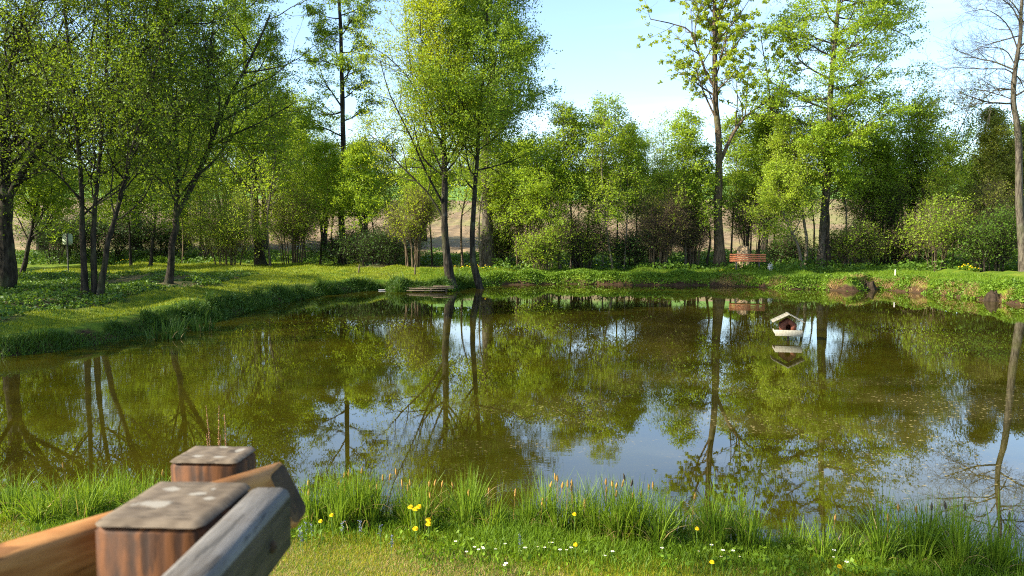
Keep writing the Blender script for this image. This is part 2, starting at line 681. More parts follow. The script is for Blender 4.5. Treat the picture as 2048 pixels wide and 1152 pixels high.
# ground material: mown lawn, rough growth, bare reddish bank
m, N, L = new_mat('ground')
v = coords(N, L)
big = noise(N, L, v, 0.22, 4, 0.6)
mid = noise(N, L, v, 1.6, 5, 0.65)
fine = noise(N, L, v, 38.0, 4, 0.7)
lawn = mixc(N, L, rng_(N, L, mid, 0.35, 0.68), (0.075, 0.135, 0.010), (0.155, 0.20, 0.015))
lawn = mixc(N, L, rng_(N, L, big, 0.50, 0.70, 0, 0.45), lawn, (0.23, 0.17, 0.055))
lawn = mixc(N, L, rng_(N, L, fine, 0.3, 0.7, 0.0, 0.45), lawn, (0.04, 0.065, 0.008))
g = nd(N, 'ShaderNodeNewGeometry')
sep = nd(N, 'ShaderNodeSeparateXYZ')
L.new(g.outputs['Position'], sep.inputs[0])
zz = math_(N, L, 'ADD', sep.outputs['Z'], math_(N, L, 'MULTIPLY', math_(N, L, 'SUBTRACT', noise(N, L, v, 2.8, 4), 0.5), 0.55))
farb = rng_(N, L, sep.outputs['Y'], 9.0, 13.0)
dirtm = math_(N, L, 'MULTIPLY', rng_(N, L, zz, 0.16, 0.34, 1.0, 0.0), farb)
dirt = mixc(N, L, rng_(N, L, noise(N, L, v, 6.0, 5, 0.7), 0.35, 0.65), (0.025, 0.014, 0.008), (0.075, 0.042, 0.023))
col = mixc(N, L, dirtm, lawn, dirt)
ra_ = nd(N, 'ShaderNodeAttribute')
ra_.attribute_name = 'rough'
litter = mixc(N, L, rng_(N, L, mid, 0.35, 0.65), (0.035, 0.045, 0.012), (0.13, 0.10, 0.045))
col = mixc(N, L, ra_.outputs['Fac'], col, litter)
# wet mud at the very edge and under water
col = mixc(N, L, rng_(N, L, sep.outputs['Z'], 0.0, 0.06, 1.0, 0.0), col, (0.045, 0.03, 0.015))
p = princ(N, L, col, 0.95, 0.1, bump=fine, bs=0.9, bd=0.03)
out(N, L, p.outputs[0])
M['ground'] = m

m, N, L = new_mat('ploughed_soil')
v = coords(N, L, (0.25, 1.0, 1.0), (0, 0, 0.25))
fur = noise(N, L, v, 1.1, 5, 0.7)
v1 = coords(N, L)
big = noise(N, L, v1, 0.05, 4, 0.6)
col = mixc(N, L, rng_(N, L, fur, 0.32, 0.68), (0.125, 0.085, 0.045), (0.27, 0.195, 0.11))
col = mixc(N, L, rng_(N, L, big, 0.48, 0.64, 0, 0.55), col, (0.17, 0.19, 0.05))
p = princ(N, L, col, 0.95, 0.1, bump=fur, bs=1.0, bd=0.3)
out(N, L, p.outputs[0])
M['plough'] = m
m, N, L = new_mat('green_crop')
v = coords(N, L)
f1 = noise(N, L, v, 0.35, 6, 0.7)
col = mixc(N, L, rng_(N, L, f1, 0.35, 0.65), (0.085, 0.165, 0.03), (0.15, 0.25, 0.05))
p = princ(N, L, col, 0.95, 0.1, bump=f1, bs=0.8, bd=0.2)
out(N, L, p.outputs[0])
M['crop'] = m

for nm, mask, mt in (('ground', ~(plough | green), 'ground'), ('ploughed_field', plough, 'plough'), ('green_field', green, 'crop')):
    fs = gf[mask]
    used, inv = np.unique(fs, return_inverse=True)
    mb = MB()
    mb.add(gv[used], inv.reshape(-1, 4))
    go = mb.build(nm, M[mt], smooth=True)
    at = go.data.attributes.new('rough', 'FLOAT', 'POINT')
    gu = gv[used]
    at.data.foreach_set('value', rough_area(gu[:, 0], gu[:, 1]).astype(np.float32))
    tag(go, kind='structure')

# water
m, N, L = new_mat('pond_water')
v = coords(N, L)
vs = coords(N, L, (1.0, 2.6, 1.0))
n1 = noise(N, L, vs, 2.2, 3, 0.5)
n2 = noise(N, L, vs, 9.0, 3, 0.5)
patch = rng_(N, L, noise(N, L, v, 0.22, 3), 0.42, 0.62, 0.15, 1.0)
hgt = math_(N, L, 'ADD', math_(N, L, 'MULTIPLY', n1, 1.0), math_(N, L, 'MULTIPLY', n2, 0.22))
hgt = math_(N, L, 'MULTIPLY', hgt, patch)
murk = mixc(N, L, rng_(N, L, noise(N, L, v, 0.35, 4, 0.6), 0.35, 0.65), (0.015, 0.0125, 0.0008), (0.033, 0.028, 0.0014))
# floating pollen scum, thickest off the right bank
sc_c = P(1840, 850, 0)
sub = nd(N, 'ShaderNodeVectorMath', operation='SUBTRACT')
L.new(v, sub.inputs[0])
sub.inputs[1].default_value = (float(sc_c[0]), float(sc_c[1]), 0)
mul = nd(N, 'ShaderNodeVectorMath', operation='MULTIPLY')
L.new(sub.outputs[0], mul.inputs[0])
mul.inputs[1].default_value = (0.16, 0.26, 0)
ln = nd(N, 'ShaderNodeVectorMath', operation='LENGTH')
L.new(mul.outputs[0], ln.inputs[0])
reg = rng_(N, L, ln.outputs['Value'], 0.2, 1.3, 1.0, 0.0)
swirl = rng_(N, L, noise(N, L, coords(N, L, (0.8, 1.1, 1)), 0.42, 6, 0.65, 0.5), 0.44, 0.60)
reg = math_(N, L, 'MULTIPLY', math_(N, L, 'ADD', math_(N, L, 'MULTIPLY', reg, 0.95), 0.05), swirl)
vo = nd(N, 'ShaderNodeTexVoronoi')
vo.inputs['Scale'].default_value = 13.0
L.new(v, vo.inputs['Vector'])
dots = rng_(N, L, math_(N, L, 'ADD', vo.outputs['Distance'], math_(N, L, 'MULTIPLY', noise(N, L, v, 24.0, 3), 0.5)), 0.34, 0.5, 1.0, 0.0)
scum = math_(N, L, 'MULTIPLY', reg, math_(N, L, 'ADD', math_(N, L, 'MULTIPLY', dots, 0.75), 0.05))
scum = math_(N, L, 'MINIMUM', scum, 0.75)
p = princ(N, L, murk, 0.004, 0.5, bump=hgt, bs=0.035, bd=0.016)
p.inputs['IOR'].default_value = 1.72
d = nd(N, 'ShaderNodeBsdfDiffuse')
d.inputs['Color'].default_value = (0.30, 0.24, 0.10, 1)
ms = nd(N, 'ShaderNodeMixShader')
L.new(scum, ms.inputs[0])
L.new(p.outputs[0], ms.inputs[1])
L.new(d.outputs[0], ms.inputs[2])
out(N, L, ms.outputs[0])
M['water'] = m
mb = MB()
mb.add([[-15.5, 3.2, 0], [25.5, 3.2, 0], [25.5, 40, 0], [-15.5, 40, 0]], [[0, 1, 2, 3]])
tag(mb.build('water', M['water']), kind='structure')


# ------------------------------------------------------------------ plants
def unit(a):
    return a / (np.linalg.norm(a, axis=-1, keepdims=True) + 1e-9)


def spawn(par, pr, n, t0, t1, ang, ln, npt, rg, up=0.1, wob=0.25, flat=1.0, rk=0.6, jit=0.3, tip=0.25, spin=None):
    """n children on each parent branch. ln(t) gives the length"""
    B, Mp, _ = par.shape
    t = (np.arange(n)[None] + rg.uniform(0, 1, (B, n))) / n
    t = t0 + (t1 - t0) * t
    fi = t * (Mp - 1)
    k = np.minimum(fi.astype(int), Mp - 2)
    u = (fi - k)[..., None]
    bi = np.arange(B)[:, None]
    pos = par[bi, k] * (1 - u) + par[bi, k + 1] * u
    T = unit(par[bi, k + 1] - par[bi, k])
    r0 = pr[bi, k] * (1 - u[..., 0]) + pr[bi, k + 1] * u[..., 0]
    ph = (np.arange(n)[None] * 2.4 + rg.uniform(0, 6.28, (B, 1)) + rg.normal(0, 0.5, (B, n)))
    if spin is not None:
        ph = spin + rg.normal(0, 0.8, (B, n))
    ref = np.where(np.abs(T[..., 2:3]) > 0.75, np.array([1.0, 0, 0]), np.array([0, 0, 1.0]))
    U = unit(np.cross(T, ref))
    V = np.cross(T, U)
    a = np.radians(ang + rg.normal(0, ang * 0.18, (B, n)))[..., None]
    side = U * np.cos(ph)[..., None] + V * np.sin(ph)[..., None]
    d = T * np.cos(a) + side * np.sin(a)
    d[..., 2] *= flat
    d = unit(d)
    lens = ln(t) * (1 + rg.uniform(-jit, jit, t.shape))
    pos, d, lens, r0 = pos.reshape(-1, 3), d.reshape(-1, 3), lens.ravel(), r0.ravel()
    K = len(pos)
    path = np.zeros((K, npt, 3))
    path[:, 0] = pos
    st = lens / (npt - 1)
    for i in range(1, npt):
        path[:, i] = path[:, i - 1] + d * st[:, None]
        d = d + rg.normal(0, wob, (K, 3)) * np.array([1, 1, 0.7])
        d[:, 2] += up
        d = unit(d)
    rr = np.minimum(r0 * rk, 0.02 * lens + 0.006)
    rad = rr[:, None] * np.linspace(1, tip, npt)[None]
    return path, rad


def leaves(anch, n, size, rg, sig=0.12, aspect=0.5, upb=0.5, droop=0.0, tri=False):
    """n leaf faces scattered about the anchor points"""
    k = rg.randint(0, len(anch), n)
    c = anch[k] + np.clip(rg.normal(0, 1, (n, 3)), -1.5, 1.5) * sig * np.array([1, 1, 0.75])
    nr = unit(rg.normal(0, 1, (n, 3)) + np.array([0, 0, upb]))
    d = rg.normal(0, 1, (n, 3)) + np.array([0, 0, -droop])
    d = unit(d - (d * nr).sum(1, keepdims=True) * nr)
    s = np.cross(nr, d)
    L_ = (size * rg.uniform(0.5, 1.45, n))[:, None]
    W_ = L_ * aspect * rg.uniform(0.8, 1.2, n)[:, None]
    a = c - d * L_ * 0.5
    b = c + d * L_ * 0.5
    if tri:
        v = np.stack([a, c + s * W_ * 0.5 + d * 0.1 * L_, b - s * W_ * 0.3], 1)
        return v.reshape(-1, 3), np.arange(n * 3).reshape(-1, 3)
    v = np.stack([a, c - s * W_ * 0.5 - d * L_ * 0.05, b, c + s * W_ * 0.5 - d * L_ * 0.05], 1)
    return v.reshape(-1, 3), np.arange(n * 4).reshape(-1, 4)


def sample(paths, t0=0.3, k=4):
    B, Np, _ = paths.shape
    f = np.linspace(t0, 1, k) * (Np - 1)
    i = np.minimum(f.astype(int), Np - 2)
    u = (f - i)[None, :, None]
    return (paths[:, i] * (1 - u) + paths[:, i + 1] * u).reshape(-1, 3)


def tree(name, label, trunks, leafm, barkm, limbs=(), seed=1, cat='tree', n1=18, t1=(0.3, 0.97), a1=55, l1=3.0, prof=None,
         up1=0.12, flat1=1.0, n2=7, l2=0.42, a2=50, up2=0.05, flat2=1.0, n3=8, l3=0.62, nleaf=30000, size=0.1, sig=0.12, aspect=0.5,
         upb=0.5, droop=0.0, group=None, tri=False, n4=0, clump=0, base=None, wob=0.2, flare=True, lmul=1.15):
    rg = np.random.RandomState(seed)
    if base is None:
        base = np.array(trunks[0][0][0], dtype=float)
        base[2] = land(np.array([base[0]]), np.array([base[1]]))[0]
    root = thing(name, label, cat, base, 0, group)
    wood = MB()
    fine_ = MB()
    NP = 14
    tp, tr = [], []
    for (pts, r0, r1) in trunks:
        pth = smooth_path(pts, NP)
        pth[1:-1] += rg.normal(0, 0.012 * r0 / 0.2, (NP - 2, 3)) * 2
        rad = r0 + (r1 - r0) * np.linspace(0, 1, NP) ** 0.85
        tp.append(pth)
        tr.append(rad)
        # finer tube with root flare
        fp = smooth_path(pth, 40)
        tt = np.linspace(0, 1, 40)
        fr = r0 + (r1 - r0) * tt ** 0.85
        if flare:
            fr = fr * (1 + 0.55 * np.exp(-tt * 40 * 0.55)) * (1 + 0.05 * rg.normal(0, 1, 40))
        vv, ff = tubes(fp[None], fr[None], 9)
        wood.add(vv, ff)
    tp, tr = np.array(tp), np.array(tr)
    pf = prof or (lambda t: 1 - 0.75 * np.clip((t - t1[0]) / (1 - t1[0]), 0, 1) ** 1.3)
    n1 = int(n1 * 1.3)
    lp, lr = spawn(tp, tr, n1, t1[0], t1[1], a1, lambda t: l1 * pf(t), 9, rg, up=up1, wob=wob * 0.6, flat=flat1, rk=0.45)
    for (pts, r0) in limbs:
        q = smooth_path(pts, 9)[None]
        lp = np.concatenate([lp, q])
        lr = np.concatenate([lr, (r0 * np.linspace(1, 0.3, 9))[None]])
    vv, ff = tubes(lp, lr, 5)
    wood.add(vv, ff)
    len1 = np.linalg.norm(lp[:, -1] - lp[:, 0], axis=1)
    # secondaries: length follows the limb's
    L2 = np.repeat(len1, n2).reshape(-1, n2)
    p2, r2 = spawn(lp, lr, n2, 0.22, 1.0, a2, lambda t: (0.35 + L2 * l2) * (1.15 - 0.6 * t), 7, rg, up=up2, wob=wob, flat=flat2, rk=0.6)
    vv, ff = tubes(p2, r2, 4)
    fine_.add(vv, ff, 0)
    len2 = np.linalg.norm(p2[:, -1] - p2[:, 0], axis=1)
    L3 = np.repeat(len2, n3).reshape(-1, n3)
    p3, r3 = spawn(p2, r2, n3, 0.2, 1.0, 45, lambda t: (0.15 + L3 * l3), 5, rg, up=up2 * 0.7, wob=wob, flat=flat2, rk=0.6)
    vv, ff = tubes(p3, np.maximum(r3, 0.004), 3)
    fine_.add(vv, ff, 0)
    if n4:
        p4, r4 = spawn(p3, r3, n4, 0.15, 1.0, 40, lambda t: 0.30 + 0 * t, 4, rg, up=up2, wob=wob, rk=0.7)
        vv, ff = tubes(p4, np.maximum(r4, 0.0035), 3)
        fine_.add(vv, ff, 0)
        p3 = np.concatenate([p3.reshape(-1, 3), p4.reshape(-1, 3)]).reshape(-1, 1, 3).repeat(2, 1)
    an = np.concatenate([sample(p2, 0.45, 4), sample(p3, 0.2, 4)])
    nleaf = int(nleaf * lmul)
    if nleaf:
        if clump:
            sel = an[rg.randint(0, len(an), nleaf // clump)]
            sel = sel + rg.normal(0, 0.10, sel.shape)
            an = sel
        vv, ff = leaves(an, nleaf, size, rg, sig if clump else sig * 0.85, aspect, upb, droop, tri)
        fine_.add(vv, ff, 1)
    wood.build('trunk', M[barkm], root, base, smooth=True)
    fine_.build('crown', [M[barkm], M[leafm]], root, base)
    return root


def px_path(D, pts, root=True, sink=0.15):
    """pixel polyline at distance D (or per point D) -> world points; first point is dropped to the ground"""
    o = []
    for q in pts:
        dd = D + (q[2] if len(q) > 2 else 0)
        o.append(Q(q[0], q[1], dd))
    if root:
        z = land(np.array([o[0][0]]), np.array([o[0][1]]))[0]
        o[0][2] = z - sink
    return o


# ---- the trees one can tell apart
# far left
tree('alder_tree', 'massive dark trunk cut by the left edge, one long limb leaning up to the right',
     [(px_path(24.0, [(8, 580), (14, 430), (2, 280), (-30, 120), (-60, -60), (-70, -260)]), 0.26, 0.06)], 'leaf_left', 'bark_dark',
     limbs=[(px_path(24.0, [(14, 400), (60, 320, -0.3), (130, 230, -0.8), (200, 180, -1.2), (290, 100, -1.5), (380, 20, -1.6)], False), 0.13),
            (px_path(24.0, [(8, 330), (40, 250), (95, 120, 0.5), (140, 10, 1)], False), 0.08),
            (px_path(24.0, [(4, 250), (20, 130), (60, 0), (90, -90)], False), 0.07)],
     seed=3, n1=26, l1=4.4, a1=62, t1=(0.22, 0.97), nleaf=56000, size=0.072, sig=0.13, n2=8, l2=0.45)
tree('alder_tree', 'three slender dark stems rising from one foot beside the round backed sign',
     [(px_path(22.0, [(170, 590), (166, 480), (163, 380), (150, 200), (130, 20), (120, -200)]), 0.092, 0.025),
      (px_path(22.1, [(189, 588), (186, 480), (192, 400), (205, 250), (215, 60), (210, -180)]), 0.09, 0.025),
      (px_path(21.9, [(198, 588), (213, 500), (237, 410), (275, 260), (320, 100), (350, -90)]), 0.09, 0.025)],
     'leaf_left', 'bark_dark', seed=5, n1=14, l1=3.1, t1=(0.30, 0.97), nleaf=52000, size=0.07, n2=7, l2=0.45)
tree('alder_tree', 'dark tree forking low above the mown strip, right limb slanting over the bank',
     [(px_path(27.0, [(336, 570), (347, 480), (352, 425), (356, 330), (345, 200), (335, 60), (330, -160)]), 0.125, 0.03)],
     'leaf_left', 'bark_dark',
     limbs=[(px_path(27.0, [(352, 430), (385, 370), (420, 290), (455, 200), (500, 120), (540, 30)], False), 0.11),
            (px_path(27.0, [(410, 305), (440, 282), (520, 245), (590, 205)], False), 0.05),
            (px_path(27.0, [(425, 280), (415, 200), (420, 110), (430, 10)], False), 0.07),
            (px_path(27.0, [(352, 360), (320, 260), (290, 150), (280, 30)], False), 0.07)],
     seed=8, n1=20, l1=3.6, t1=(0.34, 0.97), nleaf=56000, size=0.076, n2=8, l2=0.5)
tree('alder_tree', 'straight dark trunk with swollen foot left of the thicket of thin stems',
     [(px_path(47, [(522, 530), (514, 470), (509, 380), (500, 280), (490, 150), (488, 0), (485, -90)]), 0.30, 0.06)],
     'leaf_mid', 'bark_dark', seed=9, n1=24, l1=4.2, t1=(0.30, 0.97), nleaf=60000, size=0.12, n2=8, l2=0.4, sig=0.16)
tree('alder_tree', 'tall thin mast-like tree with loose tufts of foliage against the open sky',
     [(px_path(48, [(684, 530), (684, 420), (685, 300), (684, 150), (680, 20), (678, -90), (677, -190)]), 0.22, 0.05)],
     'leaf_mid', 'bark_dark', seed=12, n1=24, l1=3.4, a1=72, t1=(0.34, 0.98),
     prof=lambda t: np.interp(t, [0.34, 0.5, 0.62, 0.7, 0.8, 0.9, 1], [0.9, 0.75, 0.55, 1.0, 1.15, 0.8, 0.3]),
     up1=0.10, flat2=0.5, nleaf=36000, size=0.12, n2=6, l2=0.34, sig=0.13)
tree('maple_tree', 'yellow-green broad crowned tree on the bank edge, limbs fanning up to the left',
     [(px_path(34.2, [(903, 557), (893, 500), (890, 430), (888, 330), (884, 240), (878, 150), (868, 40), (860, -60)]), 0.20, 0.03)],
     'leaf_yellow', 'bark_dark',
     limbs=[(px_path(34.2, [(892, 445), (855, 385), (800, 330), (765, 290), (740, 270)], False), 0.055),
            (px_path(34.2, [(890, 415), (850, 340, -0.6), (820, 270, -1), (780, 190, -1.4), (760, 120, -1.6)], False), 0.055),
            (px_path(34.2, [(888, 350), (855, 270, 0.5), (830, 180, 0.8), (815, 80, 1), (810, 10, 1)], False), 0.05),
            (px_path(34.2, [(886, 300), (860, 220, -0.5), (845, 130, -0.8), (840, 30, -1)], False), 0.045),
            (px_path(34.2, [(888, 330), (915, 250, 0.4), (925, 160, 0.8), (930, 60, 1)], False), 0.045),
            (px_path(34.2, [(860, 240), (820, 160), (770, 110), (730, 90)], False), 0.04)],
     seed=15, n1=26, l1=3.1, a1=44, up1=0.12, t1=(0.38, 0.97), nleaf=50000, size=0.085, n2=8, l2=0.34, sig=0.13)
tree('alder_tree', 'deep green crowned tree on the bank edge, trunk kicked out at its foot',
     [(px_path(34.6, [(968, 556), (947, 528), (945, 480), (949, 380), (955, 290), (965, 170), (972, 60), (975, -70)]), 0.17, 0.03)],
     'leaf_mid', 'bark_dark', seed=18, n1=22, l1=3.0, a1=62, t1=(0.42, 0.98), up1=0.06, flat2=0.6, nleaf=52000, size=0.09, n2=8, l2=0.4, sig=0.14,
     prof=lambda t: np.interp(t, [0.4, 0.55, 0.75, 0.9, 1], [1.0, 1.15, 0.9, 0.7, 0.3]))
tree('poplar_tree', 'thick rough grey trunk just behind the two bank edge trees, dark crown to its right',
     [(px_path(43.5, [(975, 530), (975, 430), (970, 330), (978, 230), (985, 120), (960, 0), (940, -120)]), 0.36, 0.08)],
     'leaf_dark', 'bark_grey', seed=19,
     limbs=[(px_path(43.5, [(975, 300), (1010, 240), (1040, 210), (1075, 190)], False), 0.08),
            (px_path(43.5, [(975, 270), (940, 215), (905, 180)], False), 0.09)],
     n1=22, l1=3.5, a1=60, t1=(0.42, 0.98), flat2=0.55, nleaf=42000, size=0.13, n2=8, l2=0.38, sig=0.16,
     prof=lambda t: np.interp(t, [0.42, 0.6, 0.8, 1], [0.95, 1.0, 0.7, 0.3]))
tree('chestnut_tree', 'tall tree left of the bench dotted with round lime leaf tufts, right limb curving away',
     [(px_path(42.5, [(1440, 520), (1437, 430), (1438, 330), (1433, 240), (1431, 130), (1430, 30), (1425, -60), (1420, -150)]), 0.27, 0.05)],
     'leaf_lime', 'bark_brown',
     limbs=[(px_path(42.5, [(1440, 325), (1465, 270), (1490, 235), (1530, 205), (1575, 175)], False), 0.12),
            (px_path(42.5, [(1490, 235), (1495, 170), (1500, 110)], False), 0.05),
            (px_path(42.5, [(1540, 200), (1535, 150), (1525, 95), (1520, 55)], False), 0.05),
            (px_path(42.5, [(1560, 185), (1570, 140), (1565, 90)], False), 0.04),
            (px_path(42.5, [(1470, 265), (1475, 200), (1470, 140)], False), 0.04),
            (px_path(42.5, [(1432, 180), (1410, 140), (1388, 80), (1370, 55), (1300, 38)], False), 0.08),
            (px_path(42.5, [(1390, 90), (1392, 40), (1410, 0)], False), 0.04),
            (px_path(42.5, [(1431, 40), (1450, 0), (1480, -40)], False), 0.09),
            (px_path(42.5, [(1433, 240), (1410, 190), (1395, 150), (1385, 100)], False), 0.06)],
     seed=21, n1=18, l1=2.9, a1=50, t1=(0.42, 0.97), nleaf=24000, size=0.115, aspect=0.75, n2=6, n3=5, l2=0.38, sig=0.08, clump=26, up1=0.10)
tree('alder_tree', 'tall grey trunked tree right of the bench with shelves of foliage reaching sideways',
     [(px_path(41.5, [(1642, 528), (1648, 440), (1655, 340), (1658, 240), (1665, 130), (1676, 20), (1680, -80), (1682, -170)]), 0.25, 0.06)],
     'leaf_bright', 'bark_grey',
     limbs=[(px_path(41.5, [(1660, 213), (1700, 200), (1740, 195), (1790, 225)], False), 0.05),
            (px_path(41.5, [(1668, 75), (1700, 55), (1760, 50), (1820, 75)], False), 0.07),
            (px_path(41.5, [(1676, 20), (1720, 5), (1770, 5), (1815, 12)], False), 0.06)],
     seed=24, n1=30, l1=3.6, a1=72, up1=0.06, flat1=0.8, flat2=0.4, t1=(0.30, 0.98), nleaf=62000, size=0.115, n2=8, l2=0.36, sig=0.13,
     prof=lambda t: np.interp(t, [0.36, 0.5, 0.7, 0.85, 1], [0.9, 0.95, 1.0, 1.05, 0.4]))
tree('alder_tree', 'slim dark stem standing against the grey trunk right of the bench',
     [(px_path(41.0, [(1660, 528), (1656, 470), (1655, 400), (1662, 330), (1652, 260)]), 0.11, 0.04)],
     'leaf_bright', 'bark_dark', seed=25, n1=10, l1=1.7, a1=60, t1=(0.45, 0.97), nleaf=9000, size=0.11, n2=6, sig=0.13)
tree('leafless_tree', 'bare leaning tree at the right edge, twiggy leafless branches reaching left',
     [(px_path(36.0, [(2052, 540), (2040, 440), (2038, 330), (2034, 250), (2026, 190), (2034, 110), (2044, 40), (2050, -60), (2052, -160)]), 0.20, 0.04)],
     'leaf_olive', 'bark_grey',
     limbs=[(px_path(36, [(2028, 150), (2010, 138), (1960, 138), (1915, 135), (1885, 137)], False), 0.035),
            (px_path(36, [(2026, 180), (1995, 178), (1955, 205), (1915, 222)], False), 0.035),
            (px_path(36, [(2030, 130), (2010, 100), (1970, 95), (1930, 110)], False), 0.03),
            (px_path(36, [(2036, 100), (2015, 50), (1975, 20), (1930, 25)], False), 0.035),
            (px_path(36, [(2042, 50), (2020, 10), (1980, -10), (1940, -5)], False), 0.035),
            (px_path(36, [(2028, 200), (2000, 190), (1950, 178), (1900, 180)], False), 0.028)],
     seed=27, n1=17, l1=2.6, a1=78, up1=0.0, t1=(0.45, 0.97), nleaf=1500, size=0.05, n2=9, n3=6, n4=3, l2=0.34, flat2=0.7, sig=0.05)
tree('willow_tree', 'pale olive bushy tree behind the bare tree at the right edge',
     [(px_path(44, [(2000, 535), (1995, 420), (1985, 320), (1990, 230)]), 0.14, 0.03),
      (px_path(44, [(2010, 535), (2040, 430), (2060, 340), (2070, 260)]), 0.14, 0.03)],
     'leaf_olive', 'bark_brown', seed=31, n1=14, l1=2.0, a1=50, t1=(0.2, 0.98), nleaf=38000, size=0.10, n2=8, l2=0.45, sig=0.15)
tree('hazel_tree', 'pale green low tree on the right of the bench, slanted bare foot stem',
     [(px_path(40.6, [(1607, 530), (1595, 490), (1578, 455), (1560, 400), (1555, 340)]), 0.09, 0.03),
      (px_path(41.5, [(1612, 530), (1612, 470), (1600, 400), (1590, 320), (1580, 250)]), 0.10, 0.03)],
     'leaf_willow', 'bark_pale', seed=35, n1=13, l1=1.8, a1=58, t1=(0.35, 0.98), nleaf=26000, size=0.10, n2=7, l2=0.42, sig=0.14)

# saplings and young trees along the far bank
sap = [
    ('sapling', 'curved young tree with bright leaf shelves right of the two bank edge trees', 41.5, [(1122, 528), (1112, 470), (1095, 410), (1078, 350), (1070, 290)], 0.085, 'leaf_bright', 'bark_grey', 20000, 1.9),
    ('sapling', 'thin grey stemmed young tree with a wispy tip against the sky', 42.2, [(1150, 520), (1140, 400), (1128, 300), (1126, 215)], 0.05, 'leaf_bright', 'bark_grey', 7000, 1.1),
    ('sapling', 'pale stemmed young tree leaning left in the middle of the far bank', 41.2, [(1226, 522), (1215, 470), (1206, 400), (1204, 310), (1212, 190)], 0.065, 'leaf_bright', 'bark_pale', 10000, 1.3),
    ('sapling', 'very thin straight sapling just right of the pale leaning one', 41.8, [(1248, 524), (1254, 440), (1256, 340), (1252, 260)], 0.04, 'leaf_bright', 'bark_pale', 11000, 1.1),
    ('sapling', 'young tree with bent stem just left of the lime tufted tree', 42.6, [(1412, 522), (1420, 480), (1415, 440), (1402, 380), (1395, 300)], 0.07, 'leaf_mid', 'bark_dark', 16000, 1.6),
    ('sapling', 'dark stemmed young tree behind the bench, right of the lime tufted tree', 43.4, [(1490, 508), (1500, 450), (1522, 370), (1530, 290), (1540, 200)], 0.085, 'leaf_mid', 'bark_dark', 20000, 1.7),
    ('sapling', 'young tree with light stem between the bench and the slanted foot stem', 44.2, [(1548, 505), (1550, 420), (1553, 330), (1548, 240)], 0.07, 'leaf_willow', 'bark_brown', 18000, 1.6),
    ('sapling', 'dark slender tree under the left side of the broad dark domed tree', 44.0, [(1740, 530), (1745, 440), (1752, 360), (1755, 260)], 0.09, 'leaf_mid', 'bark_dark', 18000, 1.8),
    ('sapling', 'young tree in the gap between the mast-like tree and the coppiced shrub', 46.0, [(725, 530), (735, 480), (728, 430), (715, 370), (720, 300)], 0.07, 'leaf_bright', 'bark_dark', 24000, 1.9),
    ('sapling', 'young tree left of the mast-like tree with a bright leafy top', 48.0, [(640, 530), (645, 450), (655, 380), (650, 300)], 0.07, 'leaf_bright', 'bark_brown', 22000, 1.9),
    ('sapling', 'leafy young tree between the right-hand bank edge tree and the curved sapling', 43.0, [(1035, 525), (1032, 450), (1030, 380), (1040, 300)], 0.06, 'leaf_bright', 'bark_brown', 22000, 1.8),
    ('sapling', 'young tree behind the yellow-green tree, left of its trunk', 45.0, [(865, 528), (860, 450), (850, 370), (840, 300)], 0.06, 'leaf_bright', 'bark_dark', 18000, 1.8),
    ('sapling', 'dark stemmed small tree in the shade left of the low forking tree', 43.0, [(300, 530), (308, 460), (318, 380), (325, 300)], 0.10, 'leaf_mid', 'bark_dark', 20000, 2.0),
    ('sapling', 'slender tree in the shade right of the triple stemmed tree', 44.0, [(262, 530), (258, 450), (250, 380), (255, 300)], 0.08, 'leaf_mid', 'bark_dark', 20000, 2.0),
    ('sapling', 'dark tree leaning right near the left edge behind the massive trunk', 34.0, [(40, 548), (60, 480), (75, 400), (100, 300)], 0.12, 'leaf_mid', 'bark_dark', 24000, 2.4),
]
for i, (nm, lb, D, pts, r, lm, bm, nl, l1) in enumerate(sap):
    tree(nm, lb, [(px_path(D, pts), r, 0.015)], lm, bm, seed=100 + i, n1=17, l1=l1, a1=58, t1=(0.28, 0.99), nleaf=nl, size=0.105, n2=6, l2=0.42, sig=0.12,
         flat2=0.6, up1=0.08, lmul=0.8, group='young trees along the far bank')


# the thin screen: copies of three young trees
YG = 'thin young trees screening the far bank'
YLS = ['thin young tree right behind the kicked out trunk', 'thin young tree left of the curved sapling, over the brown stems', 'thin young tree growing close behind the curved sapling',
       'thin young tree over the left half of the twiggy dark bush', 'thin young tree over the right half of the twiggy dark bush', 'thin young tree between the pale leaning stem and the straight sapling',
       'thin young tree at the left side of the tall brown thicket', 'thin young tree in the middle of the tall brown thicket', 'thin young tree between the brown thicket and the lime tufted tree',
       'thin young tree just right of the lime tufted trunk, left of the bench', 'thin young tree over the right end of the bench', 'thin young tree over the low dark bush behind the milk can',
       'thin young tree left of the grey trunk and its slim companion', 'thin young tree over the scrubby bush right of the grey trunk', 'thin young tree left of the dark slender tree under the dome',
       'thin young tree under the middle of the dark dome', 'thin young tree left of the bright lime bush', 'thin young tree behind the right half of the bright lime bush',
       'thin young tree in front of the bare tree at the right edge', 'thin young tree just right of the swollen footed trunk', 'thin young tree at the right side of the upright stem thicket',
       'thin young tree close left of the mast-like trunk', 'thin young tree left of the coppiced shrub', 'thin young tree behind the coppiced shrub', 'thin young tree over the left of the wide willow bush',
       'thin young tree behind the low forking trunk',
       'thin young tree behind the gap between the two bank edge trunks', 'thin young tree hiding the thick rough grey trunk', 'thin young tree between the poplar trunk and the brown stems',
       'thin young tree behind the bright bush below the curved sapling', 'thin young tree just behind the pale leaning stem']
yp = []
